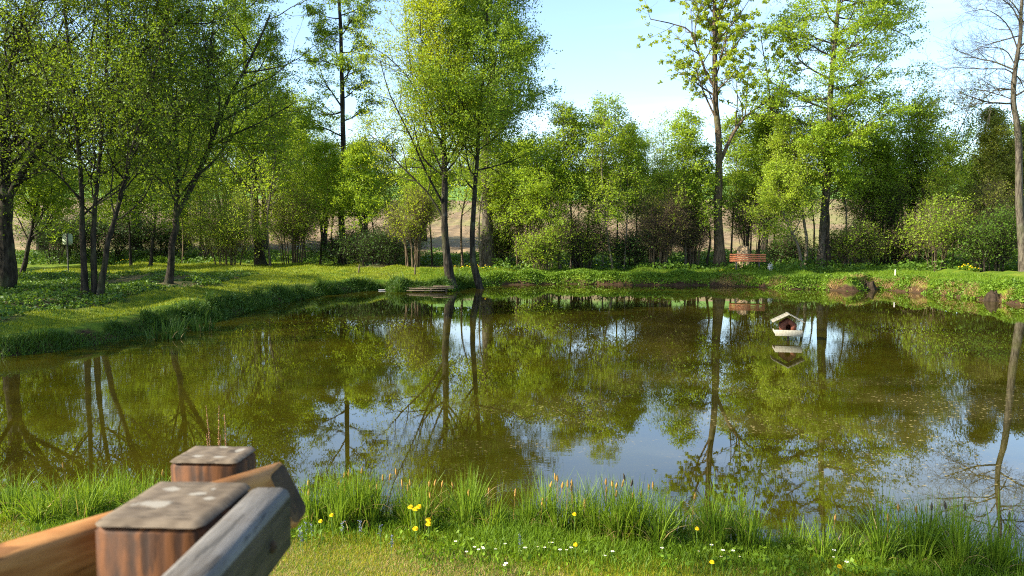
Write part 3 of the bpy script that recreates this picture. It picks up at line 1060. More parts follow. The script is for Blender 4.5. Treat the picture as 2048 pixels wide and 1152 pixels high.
for k in range(3):
    rg = np.random.RandomState(600 + k)
    h_ = 7.0
    pts = [np.array([0, 0, -0.1]), np.array([rg.normal(0, 0.12), rg.normal(0, 0.12), 2.2]), np.array([rg.normal(0, 0.25), rg.normal(0, 0.2), 4.6]), np.array([rg.normal(0, 0.3), 0, h_])]
    yp.append(tree('sapling', YLS[k], [(pts, 0.055, 0.01)], ['leaf_bright', 'leaf_willow', 'leaf_bright'][k], ['bark_grey', 'bark_brown', 'bark_pale'][k], seed=610 + k, n1=20, l1=1.5,
                   a1=48, t1=(0.33, 0.99), nleaf=[9500, 8000, 6000][k], size=0.10, n2=6, n3=5, l2=0.45, sig=0.13, lmul=1.0, group=YG, base=np.zeros(3), flat2=0.7))
rr = random.Random(5)
ys = [1000, 1055, 1098, 1142, 1178, 1235, 1275, 1330, 1372, 1462, 1518, 1580, 1625, 1690, 1722, 1762, 1850, 1905, 2010, 540, 610, 665, 745, 790, 400, 365, 925, 962, 1018, 1105, 1205]
for i, px_ in enumerate(ys):
    D_ = (41.8 + rr.random() * 4.0) if px_ > 900 else (45.5 + rr.random() * 6.0)
    b = Q(px_, 500, D_)
    zg = land(np.array([b[0]]), np.array([b[1]]))[0]
    ty = rr.choice([215, 250, 290, 330]) if px_ > 1420 or px_ < 1020 else rr.choice([240, 290, 330])
    s_ = (Q(px_, ty, D_)[2] - zg) / 7.0
    if i < 3:
        yp[i].location = (b[0], b[1], zg)
        yp[i].rotation_euler = (0, 0, rr.random() * 6)
        yp[i].scale = (s_, s_, s_)
    else:
        dup(yp[rr.randrange(3)], (b[0], b[1], zg), rr.random() * 6, s_, YLS[i])


# multi-stemmed shrubs
def shrub(name, label, px, py, D, w, h, lm, bm, nl, seed, ns=9, size=0.1, t1=(0.3, 0.98), group=None, droop=0.0, l1=None, rad=0.035, aspect=0.5, lmul=0.48, cat='shrub', n1=8, sig=0.16):
    rg = np.random.RandomState(seed)
    b = Q(px, py, D)
    zz0 = land(np.array([b[0]]), np.array([b[1]]))[0]
    b[2] = zz0
    tr = []
    for k in range(ns):
        a = rg.uniform(0, 6.28)
        q = rg.uniform(0.15, 1.0) ** 0.7
        tip = b + np.array([math.cos(a) * w * 0.5 * q, math.sin(a) * w * 0.4 * q, h * rg.uniform(0.45, 1.0) * (1.08 - 0.25 * q)])
        st = b + np.array([math.cos(a) * 0.18 * w * q, math.sin(a) * 0.12 * w * q, -0.08])
        mid = (st + tip) / 2 + np.array([-(tip[0] - b[0]) * 0.14, -(tip[1] - b[1]) * 0.14, h * 0.06])
        tr.append(([st, mid, tip], rad * rg.uniform(0.6, 1.2), 0.01))
    return tree(name, label, tr, lm, bm, seed=seed, cat=cat, n1=n1, l1=l1 or 0.30 * w, a1=42, t1=t1, nleaf=nl, size=size, n2=5, n3=4, l2=0.45, sig=sig,
                group=group, base=b, droop=droop, aspect=aspect, flare=False, lmul=lmul, prof=lambda t: 1.0 - 0.4 * t)


SH = 'shrubs in the undergrowth round the pond'
shrub('willow_tree', 'broad dark domed tree behind the grey trunk, filling the right background', 1820, 530, 47, 8.6, 11.2, 'leaf_mid', 'bark_dark', 66000, 230, 15,
      size=0.12, t1=(0.25, 0.98), l1=2.1, rad=0.11, cat='tree', n1=11, sig=0.15)
shrub('willow_tree', 'rounded pale green willow rising behind the brown thicket in the middle', 1318, 505, 52, 5.6, 9.6, 'leaf_willow', 'bark_brown', 62000, 231, 14,
      size=0.11, t1=(0.3, 0.98), l1=1.5, rad=0.08, cat='tree', n1=10, sig=0.14, aspect=0.38)
shrub('shrub', 'sheaf of thin brown stems behind the bench', 1500, 515, 43.6, 3.4, 4.6, 'leaf_bright', 'bark_brown', 5000, 232, 16, t1=(0.45, 0.98), group=SH, rad=0.04, l1=0.7)
shrub('shrub', 'thin dark stems in front of the ploughed field right of the grey trunk', 1765, 525, 43.8, 4.4, 5.0, 'leaf_mid', 'bark_dark', 8000, 233, 18, t1=(0.45, 0.98), group=SH, rad=0.045, l1=0.8)
shrub('shrub', 'thin brown stems between the curved sapling and the right-hand bank edge tree', 1055, 522, 43.8, 3.0, 4.8, 'leaf_bright', 'bark_brown', 7000, 234, 12, t1=(0.4, 0.98), group=SH, rad=0.04, l1=0.8)
shrub('shrub', 'thin dark stems between the low forking tree and the swollen footed trunk', 430, 522, 50.0, 5.0, 6.0, 'leaf_bright', 'bark_dark', 12000, 235, 14, t1=(0.4, 0.98), group=SH, rad=0.05, l1=1.0)
shrub('shrub', 'coppiced shrub with a sheaf of bare brown stems left of the yellow-green tree', 830, 526, 42.5, 2.6, 4.2, 'leaf_yellow', 'bark_brown', 9000, 200, 18, t1=(0.6, 0.98), group=SH, rad=0.05, l1=0.7)
shrub('shrub', 'wide light green willow bush right of the low forking tree', 455, 532, 44.5, 5.2, 3.9, 'leaf_willow', 'bark_brown', 42000, 201, 16, t1=(0.1, 0.98), group=SH, aspect=0.35)
shrub('shrub', 'thicket of thin upright stems left of the mast-like tree', 585, 530, 47, 4.2, 5.0, 'leaf_bright', 'bark_brown', 22000, 202, 22, t1=(0.3, 0.98), group=SH, l1=0.9)
shrub('shrub', 'bright green bush at the foot of the curved sapling', 1085, 530, 40.9, 2.4, 2.3, 'leaf_bright', 'bark_brown', 15000, 203, 12, t1=(0.1, 0.98), group=SH)
shrub('shrub', 'twiggy dark bush between the curved sapling and the pale leaning one', 1165, 528, 42.0, 3.2, 2.6, 'leaf_mid', 'bark_dark', 9000, 204, 20, t1=(0.15, 0.98), group=SH)
shrub('shrub', 'tall brown thicket of dead looking stems in the middle of the far bank', 1310, 528, 42.0, 3.4, 4.4, 'leaf_olive', 'bark_brown', 9000, 205, 34, t1=(0.2, 0.98), group=SH, size=0.07, l1=0.8)
shrub('shrub', 'brown twiggy thicket just left of the lime tufted tree', 1385, 526, 42.8, 2.6, 3.8, 'leaf_olive', 'bark_brown', 8000, 206, 26, t1=(0.25, 0.98), group=SH, size=0.08, l1=0.8)
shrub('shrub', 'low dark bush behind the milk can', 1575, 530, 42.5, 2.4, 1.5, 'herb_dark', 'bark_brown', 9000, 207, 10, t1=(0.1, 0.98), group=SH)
shrub('shrub', 'scrubby bush right of the grey trunk and its slim companion', 1700, 534, 41.5, 3.4, 2.1, 'leaf_mid', 'bark_brown', 15000, 208, 14, t1=(0.1, 0.98), group=SH)
shrub('shrub', 'bright lime bush under the domed tree with dead stems at its foot', 1875, 546, 38.8, 3.4, 3.2, 'leaf_bright', 'bark_brown', 15000, 209, 12, t1=(0.25, 0.98), group=SH)
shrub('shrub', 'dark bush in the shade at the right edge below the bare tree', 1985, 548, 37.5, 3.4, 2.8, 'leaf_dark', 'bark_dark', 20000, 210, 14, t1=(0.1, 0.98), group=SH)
shrub('shrub', 'fine leaved yellowish bush right of the domed tree', 1960, 530, 41.5, 3.0, 4.6, 'leaf_olive', 'bark_brown', 22000, 211, 16, t1=(0.2, 0.98), group=SH, size=0.08)
shrub('shrub', 'dense green bush behind the two bank edge trees', 1000, 530, 44.5, 3.6, 2.6, 'leaf_mid', 'bark_dark', 14000, 212, 14, t1=(0.15, 0.98), group=SH)
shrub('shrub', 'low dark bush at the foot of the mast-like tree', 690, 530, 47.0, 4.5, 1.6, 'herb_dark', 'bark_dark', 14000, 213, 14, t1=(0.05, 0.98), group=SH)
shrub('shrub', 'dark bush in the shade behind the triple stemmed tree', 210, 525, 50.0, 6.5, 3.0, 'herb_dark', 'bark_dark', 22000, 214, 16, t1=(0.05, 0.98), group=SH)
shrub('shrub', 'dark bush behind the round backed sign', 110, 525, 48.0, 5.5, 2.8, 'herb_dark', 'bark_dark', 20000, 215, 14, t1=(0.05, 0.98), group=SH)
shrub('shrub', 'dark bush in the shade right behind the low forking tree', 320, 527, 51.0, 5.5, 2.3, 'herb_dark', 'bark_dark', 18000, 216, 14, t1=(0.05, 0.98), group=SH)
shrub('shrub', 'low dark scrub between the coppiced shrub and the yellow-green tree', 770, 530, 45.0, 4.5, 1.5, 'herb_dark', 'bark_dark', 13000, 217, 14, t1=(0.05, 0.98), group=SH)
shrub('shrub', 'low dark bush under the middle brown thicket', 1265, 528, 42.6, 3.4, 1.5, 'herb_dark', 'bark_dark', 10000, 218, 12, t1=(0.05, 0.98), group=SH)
shrub('shrub', 'pale scrub behind the grey trunk with the field showing through', 1790, 528, 43.5, 3.6, 2.4, 'leaf_willow', 'bark_brown', 12000, 219, 14, t1=(0.15, 0.98), group=SH)

# woodland behind: prototypes, then copies
BG = 'trees standing in the wood behind the pond'
BGL = 'leafy tree of the wood behind, its trunk lost among the others'


def bgtree(seed, h, w, lm, nl, size):
    rg = np.random.RandomState(seed)
    tr = []
    for k in range(3):
        a = rg.uniform(0, 6.28)
        q = [0.05, 0.6, 0.6][k]
        tr.append(([np.array([0.15 * k, 0, -0.2]), np.array([math.cos(a) * w * 0.2 * q, math.sin(a) * w * 0.2 * q, h * 0.45]),
                    np.array([math.cos(a) * w * 0.5 * q, math.sin(a) * w * 0.5 * q, h * (0.96 - 0.12 * k)])], 0.17, 0.03))
    return tree('woodland_tree', BGL, tr, lm, 'bark_dark', seed=seed, n1=11, l1=w * 0.36, a1=55, t1=(0.16, 0.98), nleaf=nl, size=size, n2=7, l2=0.45, sig=0.2,
                group=BG, base=np.zeros(3), prof=lambda t: 1.0 - 0.45 * t ** 2)


protos = [bgtree(301, 11, 7.0, 'leaf_mid', 20000, 0.13), bgtree(302, 13, 7.5, 'leaf_bright', 20000, 0.14), bgtree(303, 10, 6.5, 'leaf_willow', 13000, 0.13)]
# (px, distance, prototype, top pixel y)
spots = [(-60, 50, 2, -40), (80, 58, 1, 40), (270, 60, 1, 60), (370, 60, 2, 90),
         (450, 66, 1, 110), (530, 62, 2, 140), (590, 70, 1, 190), (650, 64, 2, 250), (730, 66, 2, 255), (850, 70, 2, 240),
         (1530, 60, 2, 260), 
         (1950, 60, 0, 250), (2040, 62, 2, 220), (2110, 56, 0, 240), (-170, 40, 0, 20), (-260, 30, 1, -60), (2200, 44, 2, 200)]
BGLS = ['woodland tree behind the massive trunk at the left edge', 'tall woodland tree behind the round backed sign', 
        'tall woodland tree between the triple stems and the low forking tree', 'woodland tree just right of the low forking tree', 'tall woodland tree over the wide willow bush',
        'woodland tree right behind the swollen footed trunk', 'tall woodland tree over the thicket of upright stems', 'woodland tree just left of the mast-like tree',
        'woodland tree just right of the mast-like tree', 'woodland tree behind the coppiced shrub', 'woodland tree behind the young trees right of the bench',
        'dark woodland tree between the dome and the bare tree', 'woodland tree behind the bare tree at the right edge', 'dark woodland tree beyond the right frame edge',
        'woodland tree beyond the left frame edge, farther one', 'tall woodland tree beyond the left frame edge, nearer one', 'woodland tree well beyond the right frame edge']
protos_used = set()
for i, (px, D, k, ty) in enumerate(spots):
    b = Q(px, 500, D)
    zg = land(np.array([b[0]]), np.array([b[1]]))[0]
    top = Q(px, ty, D)[2]
    hh = {0: 11.5, 1: 13.5, 2: 10.5}[k]
    s = (top - zg) / hh
    loc = (b[0], b[1], zg)
    rr = random.Random(i)
    rz = rr.uniform(0, 6.28)
    sxy = s * rr.uniform(0.95, 1.15) if s > 0.8 else max(s, 0.72)
    if k not in protos_used:
        protos_used.add(k)
        o = protos[k]
        o['label'] = BGLS[i]
        o.location = [float(c) for c in loc]
        o.rotation_euler = (0, 0, rz)
        o.scale = (sxy, sxy, s)
    else:
        dup(protos[k], loc, rz, (sxy, sxy, s), BGLS[i])
# trees outside the frame that shade the left bank
for i, (x, y, k, s) in enumerate([(-19, 14, 2, 1.0), (-23, 20, 2, 1.1), (-26, 27, 2, 1.1)]):
    zg = land(np.array([x]), np.array([y]))[0]
    dup(protos[k], (x, y, zg), i * 1.3, s, 'leafy tree left of the frame beside the pond, ' + ['nearest to the railing', 'the middle one', 'the farthest one'][i])

tree('alder_tree', 'unseen slender tree added left of the railing to shade the near bank', [([np.array([-5.7, 2.4, 0.3]), np.array([-5.6, 2.4, 4.0]), np.array([-5.5, 2.5, 8.6])], 0.12, 0.03)],  # out of view, put here to cast shade on the near lawn's right
     'leaf_mid', 'bark_dark', seed=350, n1=12, l1=1.7, t1=(0.62, 0.98), nleaf=16000, size=0.09, n2=6, l2=0.4, lmul=1.0)
# distant hedge and wood on the skyline: one leafy mass
rg = np.random.RandomState(77)
mb = MB()
n = 70000
cxs = rg.uniform(-260, 330, n)
hgt_ = 4.5 + 2.6 * fnoise(cxs, cxs * 0, 0.09, 21) + 1.2 * fnoise(cxs, cxs * 0, 0.45, 22)
cys = 235 + rg.uniform(-4, 4, n) - 0.06 * np.abs(cxs)
zg = land(cxs, cys, np.full(n, 200.0))
zc = zg + rg.uniform(0, 1, n) ** 0.8 * np.maximum(hgt_, 1.5)
an = np.stack([cxs, cys, zc], 1)
vv, ff = leaves(an, n, 0.95, rg, 0.4, 0.7, 0.3)
mb.add(vv, ff)
tag(mb.build('distant_wood', M['leaf_dark']), kind='stuff', label='dark far hedge and wood along the top of the green field', cat='wood')


# ------------------------------------------------------------------ grasses
def blades(mb, pos, length, width, lean, rg, seg=3, mi=0, az=None):
    """pos (n,3); tapered curved strips"""
    n = len(pos)
    if az is None:
        az = rg.uniform(0, 6.28, n)
    d = np.stack([np.cos(az), np.sin(az), np.zeros(n)], 1)
    fa = rg.uniform(0, 6.28, n)
    w = np.stack([np.cos(fa), np.sin(fa), np.zeros(n)], 1)
    L_ = np.broadcast_to(length, (n,))[:, None]
    W_ = np.broadcast_to(width, (n,))[:, None]
    le = np.broadcast_to(lean, (n,))[:, None]
    if seg == 1:
        tip = pos + d * L_ * le + np.array([0, 0, 1.0]) * L_ * np.sqrt(np.clip(1 - le ** 2, 0.1, 1))
        v = np.stack([pos - w * W_ / 2, pos + w * W_ / 2, tip], 1).reshape(-1, 3)
        mb.add(v, np.arange(n * 3).reshape(-1, 3), mi)
        return
    rows = []
    p = pos.copy()
    for k in range(seg + 1):
        t = k / seg
        ang = le * 1.7 * t ** 1.3 + le * 0.2
        if k:
            p = p + (d * np.sin(ang) + np.array([0, 0, 1.0]) * np.cos(ang)) * L_ / seg
        ww = W_ * (1 - t ** 1.6) * 0.5 + 0.0004
        rows.append(p - w * ww)
        rows.append(p + w * ww)
    v = np.stack(rows, 1)
    b = np.arange(n)[:, None] * (2 * (seg + 1))
    f = []
    for k in range(seg):
        f.append(np.stack([b[:, 0] + 2 * k, b[:, 0] + 2 * k + 1, b[:, 0] + 2 * k + 3, b[:, 0] + 2 * k + 2], 1))
    mb.add(v.reshape(-1, 3), np.concatenate(f), mi)


def scatter(n, xr, yr, rg, cond):
    xs, ys = [], []
    tot = 0
    while tot < n:
        x = rg.uniform(xr[0], xr[1], n)
        y = rg.uniform(yr[0], yr[1], n)
        s = sdist(x, y)
        k = cond(x, y, s)
        xs.append(x[k])
        ys.append(y[k])
        tot += k.sum()
        if k.sum() == 0:
            break
    x = np.concatenate(xs)[:n]
    y = np.concatenate(ys)[:n]
    return np.stack([x, y, land(x, y)], 1)


def inview(x, y, m=0.06):
    return np.abs(x) < (0.667 + m) * y + 0.3


rg = np.random.RandomState(5)
# mown lawn in front, short blades
mb = MB()
p = scatter(150000, (-4.5, 4.8), (3.7, 6.4), rg, lambda x, y, s: (s > 0.25) & inview(x, y) & (rg.uniform(0, 1, len(x)) < np.clip(1.5 - (y - 3.7) * 0.25, 0.3, 1)))
dry = fnoise(p[:, 0], p[:, 1], 1.5, 31) + 0.35 * rg.normal(0, 1, len(p)) > 0.5
nb = ~dry
blades(mb, p[nb], rg.uniform(0.015, 0.045, nb.sum()), 0.0035, rg.uniform(0.1, 0.8, nb.sum()), rg, 1, 0)
blades(mb, p[dry], rg.uniform(0.012, 0.03, dry.sum()), 0.0035, rg.uniform(0.3, 0.85, dry.sum()), rg, 1, 1)
tag(mb.build('lawn_grass', [M['lawn_near'], M['grass_dry']]), kind='stuff', label='short mown yellow-green lawn in front of the reeds', cat='grass')
# longer unmown fringe behind it
mb = MB()
p = scatter(60000, (-6.0, 5.5), (4.3, 7.8), rg, lambda x, y, s: (s > -0.02) & (s < 0.75 + 0.25 * fnoise(x, y, 1.5, 33) + 0.45 * rg.uniform(0, 1, len(x)) ** 2) & inview(x, y, 0.12) & (y > 3.9))
sn = sdist(p[:, 0], p[:, 1])
ln_ = (0.055 + 0.07 * rg.uniform(0, 1, len(p)) ** 1.5) * np.clip(1.35 - 0.75 * sn, 0.3, 1.2) * (1.0 + 0.35 * fnoise(p[:, 0], p[:, 1], 2.0, 34))
blades(mb, p, np.maximum(ln_, 0.03), 0.0045, rg.uniform(0.05, 0.6, len(p)), rg, 2, 0)
k = rg.uniform(0, 1, len(p)) < 0.04
vv, ff = leaves(p[k] + np.array([0, 0, 0.05]), int(k.sum()) * 2, 0.035, rg, 0.02, 0.6, 1.0)
mb.add(vv, ff, 0)
tag(mb.build('fringe_grass', [M['grass']]), kind='stuff', label='unmown green grass fringe along the near water edge', cat='grass')

# sedge clumps: each a thing
m, N, L = new_mat('sedge_spike')
v = coords(N, L)
c_ = mixc(N, L, noise(N, L, v, 60, 3), (0.22, 0.11, 0.025), (0.42, 0.25, 0.07))
out(N, L, princ(N, L, c_, 0.85, 0.1).outputs[0])
M['spike'] = m
M['spike_dark'] = simple('sedge_spike_dark', (0.05, 0.04, 0.03), nscale=60)

spk = MB()
prof = [(0.0008, -0.16), (0.0012, 0.0), (0.005, 0.004), (0.008, 0.018), (0.0072, 0.036), (0.004, 0.05), (0.0004, 0.058)]
lathe(spk, prof, 7, fn=lambda r, z, a: (r * (1 + 0.25 * np.sin(a * 3 + z * 700)), z))
spike_proto = spk.build('flower_spike', M['spike'])
spike_me = spike_proto.data
bpy.data.objects.remove(spike_proto)
spike_dk = spike_me.copy()
spike_dk.materials.clear()
spike_dk.materials.append(M['spike_dark'])


def sedge(label, px, py, w, dpt, n, ln, seed, spikes=(), mat='sedge', lean=0.45, kind='sedge_clump', cat='sedge', group='sedge clumps on the near bank', width=0.0085, z=0.06):
    n = int(n * 0.62)
    rg = np.random.RandomState(seed)
    b = P(px, py, z)
    zz0 = max(land(np.array([b[0]]), np.array([b[1]]))[0], 0.0)
    b[2] = zz0
    r = thing(kind, label, cat, b, 0, group)
    mb = MB()
    k = max(5, int(w * 12))
    cen = np.stack([rg.uniform(-w / 2, w / 2, k), rg.uniform(-dpt / 2, dpt / 2, k), np.zeros(k)], 1)
    kk = rg.randint(0, k, n)
    dk_ = 0
    pos = cen[kk] + rg.normal(0, 0.028, (n, 3)) * np.array([1, 1, 0])
    az = np.arctan2(pos[:, 1] - cen[kk, 1], pos[:, 0] - cen[kk, 0]) + rg.normal(0, 0.8, n)
    hts = 1.0 * ln * (0.4 + 0.65 * rg.uniform(0, 1, n) ** 1.4) * (0.8 + 0.3 * rg.uniform(0, 1, k)[kk])
    wp = pos + b
    pos[:, 2] = np.maximum(land(wp[:, 0], wp[:, 1]), -0.05) - zz0 - 0.01
    blades(mb, pos, hts, width * rg.uniform(0.6, 1.2, n), np.abs(rg.normal(lean * 0.6, lean * 0.7, n)), rg, 5, (rg.uniform(0, 1) < 0) * 1, az)
    nd_ = max(8, n // 12)
    k2 = rg.randint(0, n, nd_)
    blades(mb, pos[k2], hts[k2] * 0.9, width * 0.8, np.abs(rg.normal(0.8, 0.3, nd_)), rg, 5, 1)
    mb.build('leaf_blades', [M[mat], M['grass_dry']], r)
    for (sx_, sy_, dk) in spikes:
        q = P(sx_, sy_, 0)
        # place the spike over the clump at its pixel: distance of the clump
        q = Q(sx_, sy_, b[1] + rg.uniform(-0.1, 0.1))
        o = bpy.data.objects.new('flower_spike', spike_dk if dk else spike_me)
        C.objects.link(o)
        o.parent = r
        o.location = [float(c) for c in (q - b - np.array([0, 0, 0.03]))]
        o.rotation_euler = (rg.normal(0, 0.1), rg.normal(0, 0.12), rg.uniform(0, 6))
        st = MB()
        e = np.array([q[0] - b[0], q[1] - b[1], q[2] - b[2] - 0.15])
        s0 = np.array([e[0] + rg.normal(0, 0.03), e[1] + rg.normal(0, 0.03), 0])
        pth = smooth_path([s0, (s0 + e) / 2 + np.array([rg.normal(0, 0.01), 0, 0]), e], 6)
        vv, ff = tubes(pth[None], np.full((1, 6), 0.0013), 4)
        st.add(vv, ff)
        st.build('stalk', M[mat], r)
    return r


sedge('leafy tussocks on the near bank between the railing post and the left edge', 120, 1035, 1.5, 0.7, 2200, 0.42, 401,
      [(8, 1005, 0)], lean=0.7)
sedge('tall arching tussock just left of the railing post, one ochre spike in it', 265, 1015, 0.75, 0.6, 1200, 0.44, 402, [(325, 945, 0), (127, 930, 0)], lean=0.55)
sedge('widest sedge stand right of the railing, thick with ochre spikes', 700, 1055, 0.85, 0.45, 1700, 0.50, 403,
      [(617, 965, 0), (617, 985, 0), (689, 950, 0), (697, 945, 0), (676, 968, 0), (673, 992, 0), (713, 963, 0), (711, 972, 0), (723, 940, 0), (741, 973, 0)], lean=0.35)
sedge('sedge stand behind the yellow dandelions', 850, 1058, 0.85, 0.45, 1700, 0.48, 404,
      [(766, 954, 0), (779, 953, 0), (793, 943, 0), (805, 966, 0), (816, 975, 0), (821, 965, 0), (858, 966, 0), (869, 965, 0), (861, 990, 0), (884, 967, 0), (907, 970, 0), (754, 972, 0)], lean=0.35)
sedge('thin sedge tuft with few blades beside the open water gap', 965, 1062, 0.4, 0.35, 330, 0.45, 405, [(938, 985, 0), (977, 982, 0)], lean=0.5)
sedge('sedge clump right of the open water gap, six spikes bunched on top', 1110, 1078, 0.55, 0.4, 1400, 0.52, 406,
      [(1030, 985, 0), (1100, 968, 0), (1111, 953, 0), (1115, 956, 0), (1124, 970, 0), (1135, 967, 0), (1144, 966, 0), (1143, 975, 0), (1084, 1003, 0), (1169, 1005, 0)], lean=0.38)
sedge('sedge clump in the middle with ochre spikes and two dark ones', 1225, 1082, 0.42, 0.4, 1250, 0.54, 407,
      [(1212, 963, 0), (1213, 980, 0), (1225, 967, 0), (1232, 970, 0), (1244, 966, 0), (1232, 987, 0), (1250, 953, 1), (1262, 965, 1), (1265, 990, 0)], lean=0.35)
sedge('sedge clump with long blade arching to the right', 1310, 1085, 0.42, 0.4, 900, 0.50, 408, [(1298, 973, 0), (1306, 970, 0), (1282, 988, 0)], lean=0.5)
sedge('dark narrow sedge tuft standing alone before the open water', 1455, 1095, 0.30, 0.3, 800, 0.56, 409, [(1389, 992, 0)], lean=0.32)
sedge('loose low tuft of grass between the dark narrow tuft and the reflected trunk', 1380, 1090, 0.4, 0.3, 350, 0.33, 410, lean=0.6)
sedge('small tuft right of the reflected trunk on the near bank', 1560, 1108, 0.45, 0.3, 420, 0.30, 411, [(1670, 1033, 0)], lean=0.5)
sedge('thin pale bladed tuft left of the big right-hand clump', 1675, 1112, 0.3, 0.25, 260, 0.34, 412, lean=0.4)
sedge('big shaded sedge clump near the right corner with dark spikes', 1850, 1130, 0.75, 0.45, 1800, 0.56, 413,
      [(1776, 1035, 0), (1797, 1015, 0), (1833, 1018, 0), (1863, 1012, 1), (1861, 1035, 1), (1892, 1010, 1), (1930, 1013, 1)], lean=0.42)
sedge('sedge clump running off at the right corner', 1965, 1140, 0.45, 0.4, 800, 0.42, 414, [(2018, 1030, 1), (2022, 1055, 1)], lean=0.5)

# dandelions
M['petal'] = simple('dandelion_petal', (0.80, 0.52, 0.01), 0.8, 0.1, nscale=200, var=0.15)
M['stem'] = simple('flower_stem', (0.12, 0.20, 0.04))
M['white_petal'] = simple('daisy_petal', (0.75, 0.75, 0.72), 0.8, 0.1, var=0.06)
M['blue_petal'] = simple('bugle_petal', (0.16, 0.17, 0.26), 0.8, 0.1, var=0.2)


def dandelion(label, px, py, z, h=0.12, r=0.02, tilt=(0.3, 0.0), group='dandelions in flower'):
    q = P(px, py, z)
    g0 = land(np.array([q[0]]), np.array([q[1]]))[0]
    t = thing('dandelion', label, 'flower', (q[0], q[1], g0), 0, group)
    hh = z - g0
    mb = MB()
    pth = smooth_path([np.array([0.01, 0.01, -0.01]), np.array([0, 0.01, hh * 0.5]), np.array([0, 0, hh])], 6)
    vv, ff = tubes(pth[None], np.full((1, 6), 0.002), 5)
    mb.add(vv, ff)
    mb.build('stem', M['stem'], t)
    rg = np.random.RandomState(int(px))
    mb = MB()
    nr = 4
    for k in range(nr):
        n = 22 - 4 * k
        rr = r * (1 - 0.22 * k)
        a = np.arange(n) * 6.283 / n + rg.uniform(0, 1)
        d = np.stack([np.cos(a), np.sin(a), np.full(n, 0.12 + 0.33 * k)], 1)
        w = np.stack([-np.sin(a), np.cos(a), np.zeros(n)], 1) * rr * 0.16
        c0 = np.array([0, 0, hh + 0.002 * k])
        v = np.stack([c0 + d * rr * 0.1 - w * 0.4, c0 + d * rr * 0.1 + w * 0.4, c0 + d * rr + w, c0 + d * rr - w], 1)
        mb.add(v.reshape(-1, 3), np.arange(4 * n).reshape(-1, 4))
    v_ = np.concatenate(mb.v)
    tx, ty = tilt
    v_[:, 1] -= (v_[:, 2] - hh) * 0
    v_[:, 2] += -(v_[:, 1]) * -tx
    mb.v = [v_]
    mb.f = mb.f
    mb.build('flower_head', M['petal'], t)
    return t


dn = [(821, 1015, 'left one of the three dandelions clustered before the sedge'), (838, 1014, 'right one of the three dandelions clustered before the sedge'),
      (831, 1019, 'lowest one of the three dandelions clustered before the sedge'), (857, 1040, 'upper of two touching dandelions below the cluster of three'),
      (857, 1049, 'lower of two touching dandelions below the cluster of three'), (831, 1058, 'small dandelion low in the grass under the cluster of three')]
for px, py, lb in dn:
    dandelion(lb, px, py, 0.33 if py < 1030 else 0.25, r=0.020)
for px, py, lb in [(663, 1031, 'half open dandelion near the railing in the wide sedge stand'), (641, 1043, 'tiny closed dandelion beside the railing end'),
                   (1151, 1090, 'lone dandelion in the grass below the bunched spikes'), (1149, 1029, 'dandelion among the blades of the bunched spike clump'),
                   (1394, 1058, 'dandelion at the foot of the dark narrow tuft'), (1424, 1125, 'dandelion at the edge of the mown lawn among daisies'),
                   (1679, 1134, 'dandelion beside two daisies near the bottom right')]:
    dandelion(lb, px, py, 0.26 if py > 1050 else 0.30, r=0.015)

# daisies
daisy_px = [(911, 1086), (933, 1107), (949, 1097), (957, 1103), (965, 1097), (967, 1101), (1010, 1090), (1009, 1135), (1048, 1098), (1051, 1100), (1075, 1095), (1089, 1100),
            (1098, 1087), (1104, 1090), (1107, 1079), (1120, 1105), (1133, 1101), (1142, 1101), (1210, 1112), (1225, 1109), (1260, 1078), (1324, 1102),
            (1397, 1103), (1423, 1096), (1442, 1113), (1446, 1107), (1450, 1116), (1466, 1108), (1479, 1113), (1668, 1107), (1667, 1114), (1693, 1131), (991, 1098), (1012, 1134)]
mbp = MB()
n = 13
a = np.arange(n) * 6.283 / n
rr = 0.010
d = np.stack([np.cos(a), np.sin(a), np.full(n, 0.12)], 1)
w = np.stack([-np.sin(a), np.cos(a), np.zeros(n)], 1) * rr * 0.2
c0 = np.array([0, 0, 0.05])
mbp.add(np.stack([c0 + d * 0.002 - w * 0.5, c0 + d * 0.002 + w * 0.5, c0 + d * rr + w, c0 + d * rr - w], 1).reshape(-1, 3), np.arange(4 * n).reshape(-1, 4))
mbs = MB()
vv, ff = tubes(np.array([[[0, 0, 0], [0.002, 0, 0.025], [0, 0, 0.049]]]), np.full((1, 3), 0.001), 4)
mbs.add(vv, ff)
mbc = MB()
lathe(mbc, [(0.0035, 0.05), (0.0032, 0.053), (0.0005, 0.0545)], 8)
dz = None
for i, (px, py) in enumerate(daisy_px):
    q = P(px, py, 0.27)
    for _ in range(4):
        zg = land(np.array([q[0]]), np.array([q[1]]))[0]
        q = P(px, py, zg + 0.05)
    loc = (q[0], q[1], zg + 0.012)
    if dz is None:
        dz = thing('daisy', 'tiny white daisy in the near grass', 'flower', loc, 0, 'white daisies dotted in the near grass')
        mbp.build('petals', M['white_petal'], dz)
        mbs.build('stem', M['stem'], dz)
        mbc.build('flower_centre', M['petal'], dz)
    else:
        dup(dz, loc, i * 1.0, 1.0 + 0.25 * math.sin(i * 3.1))

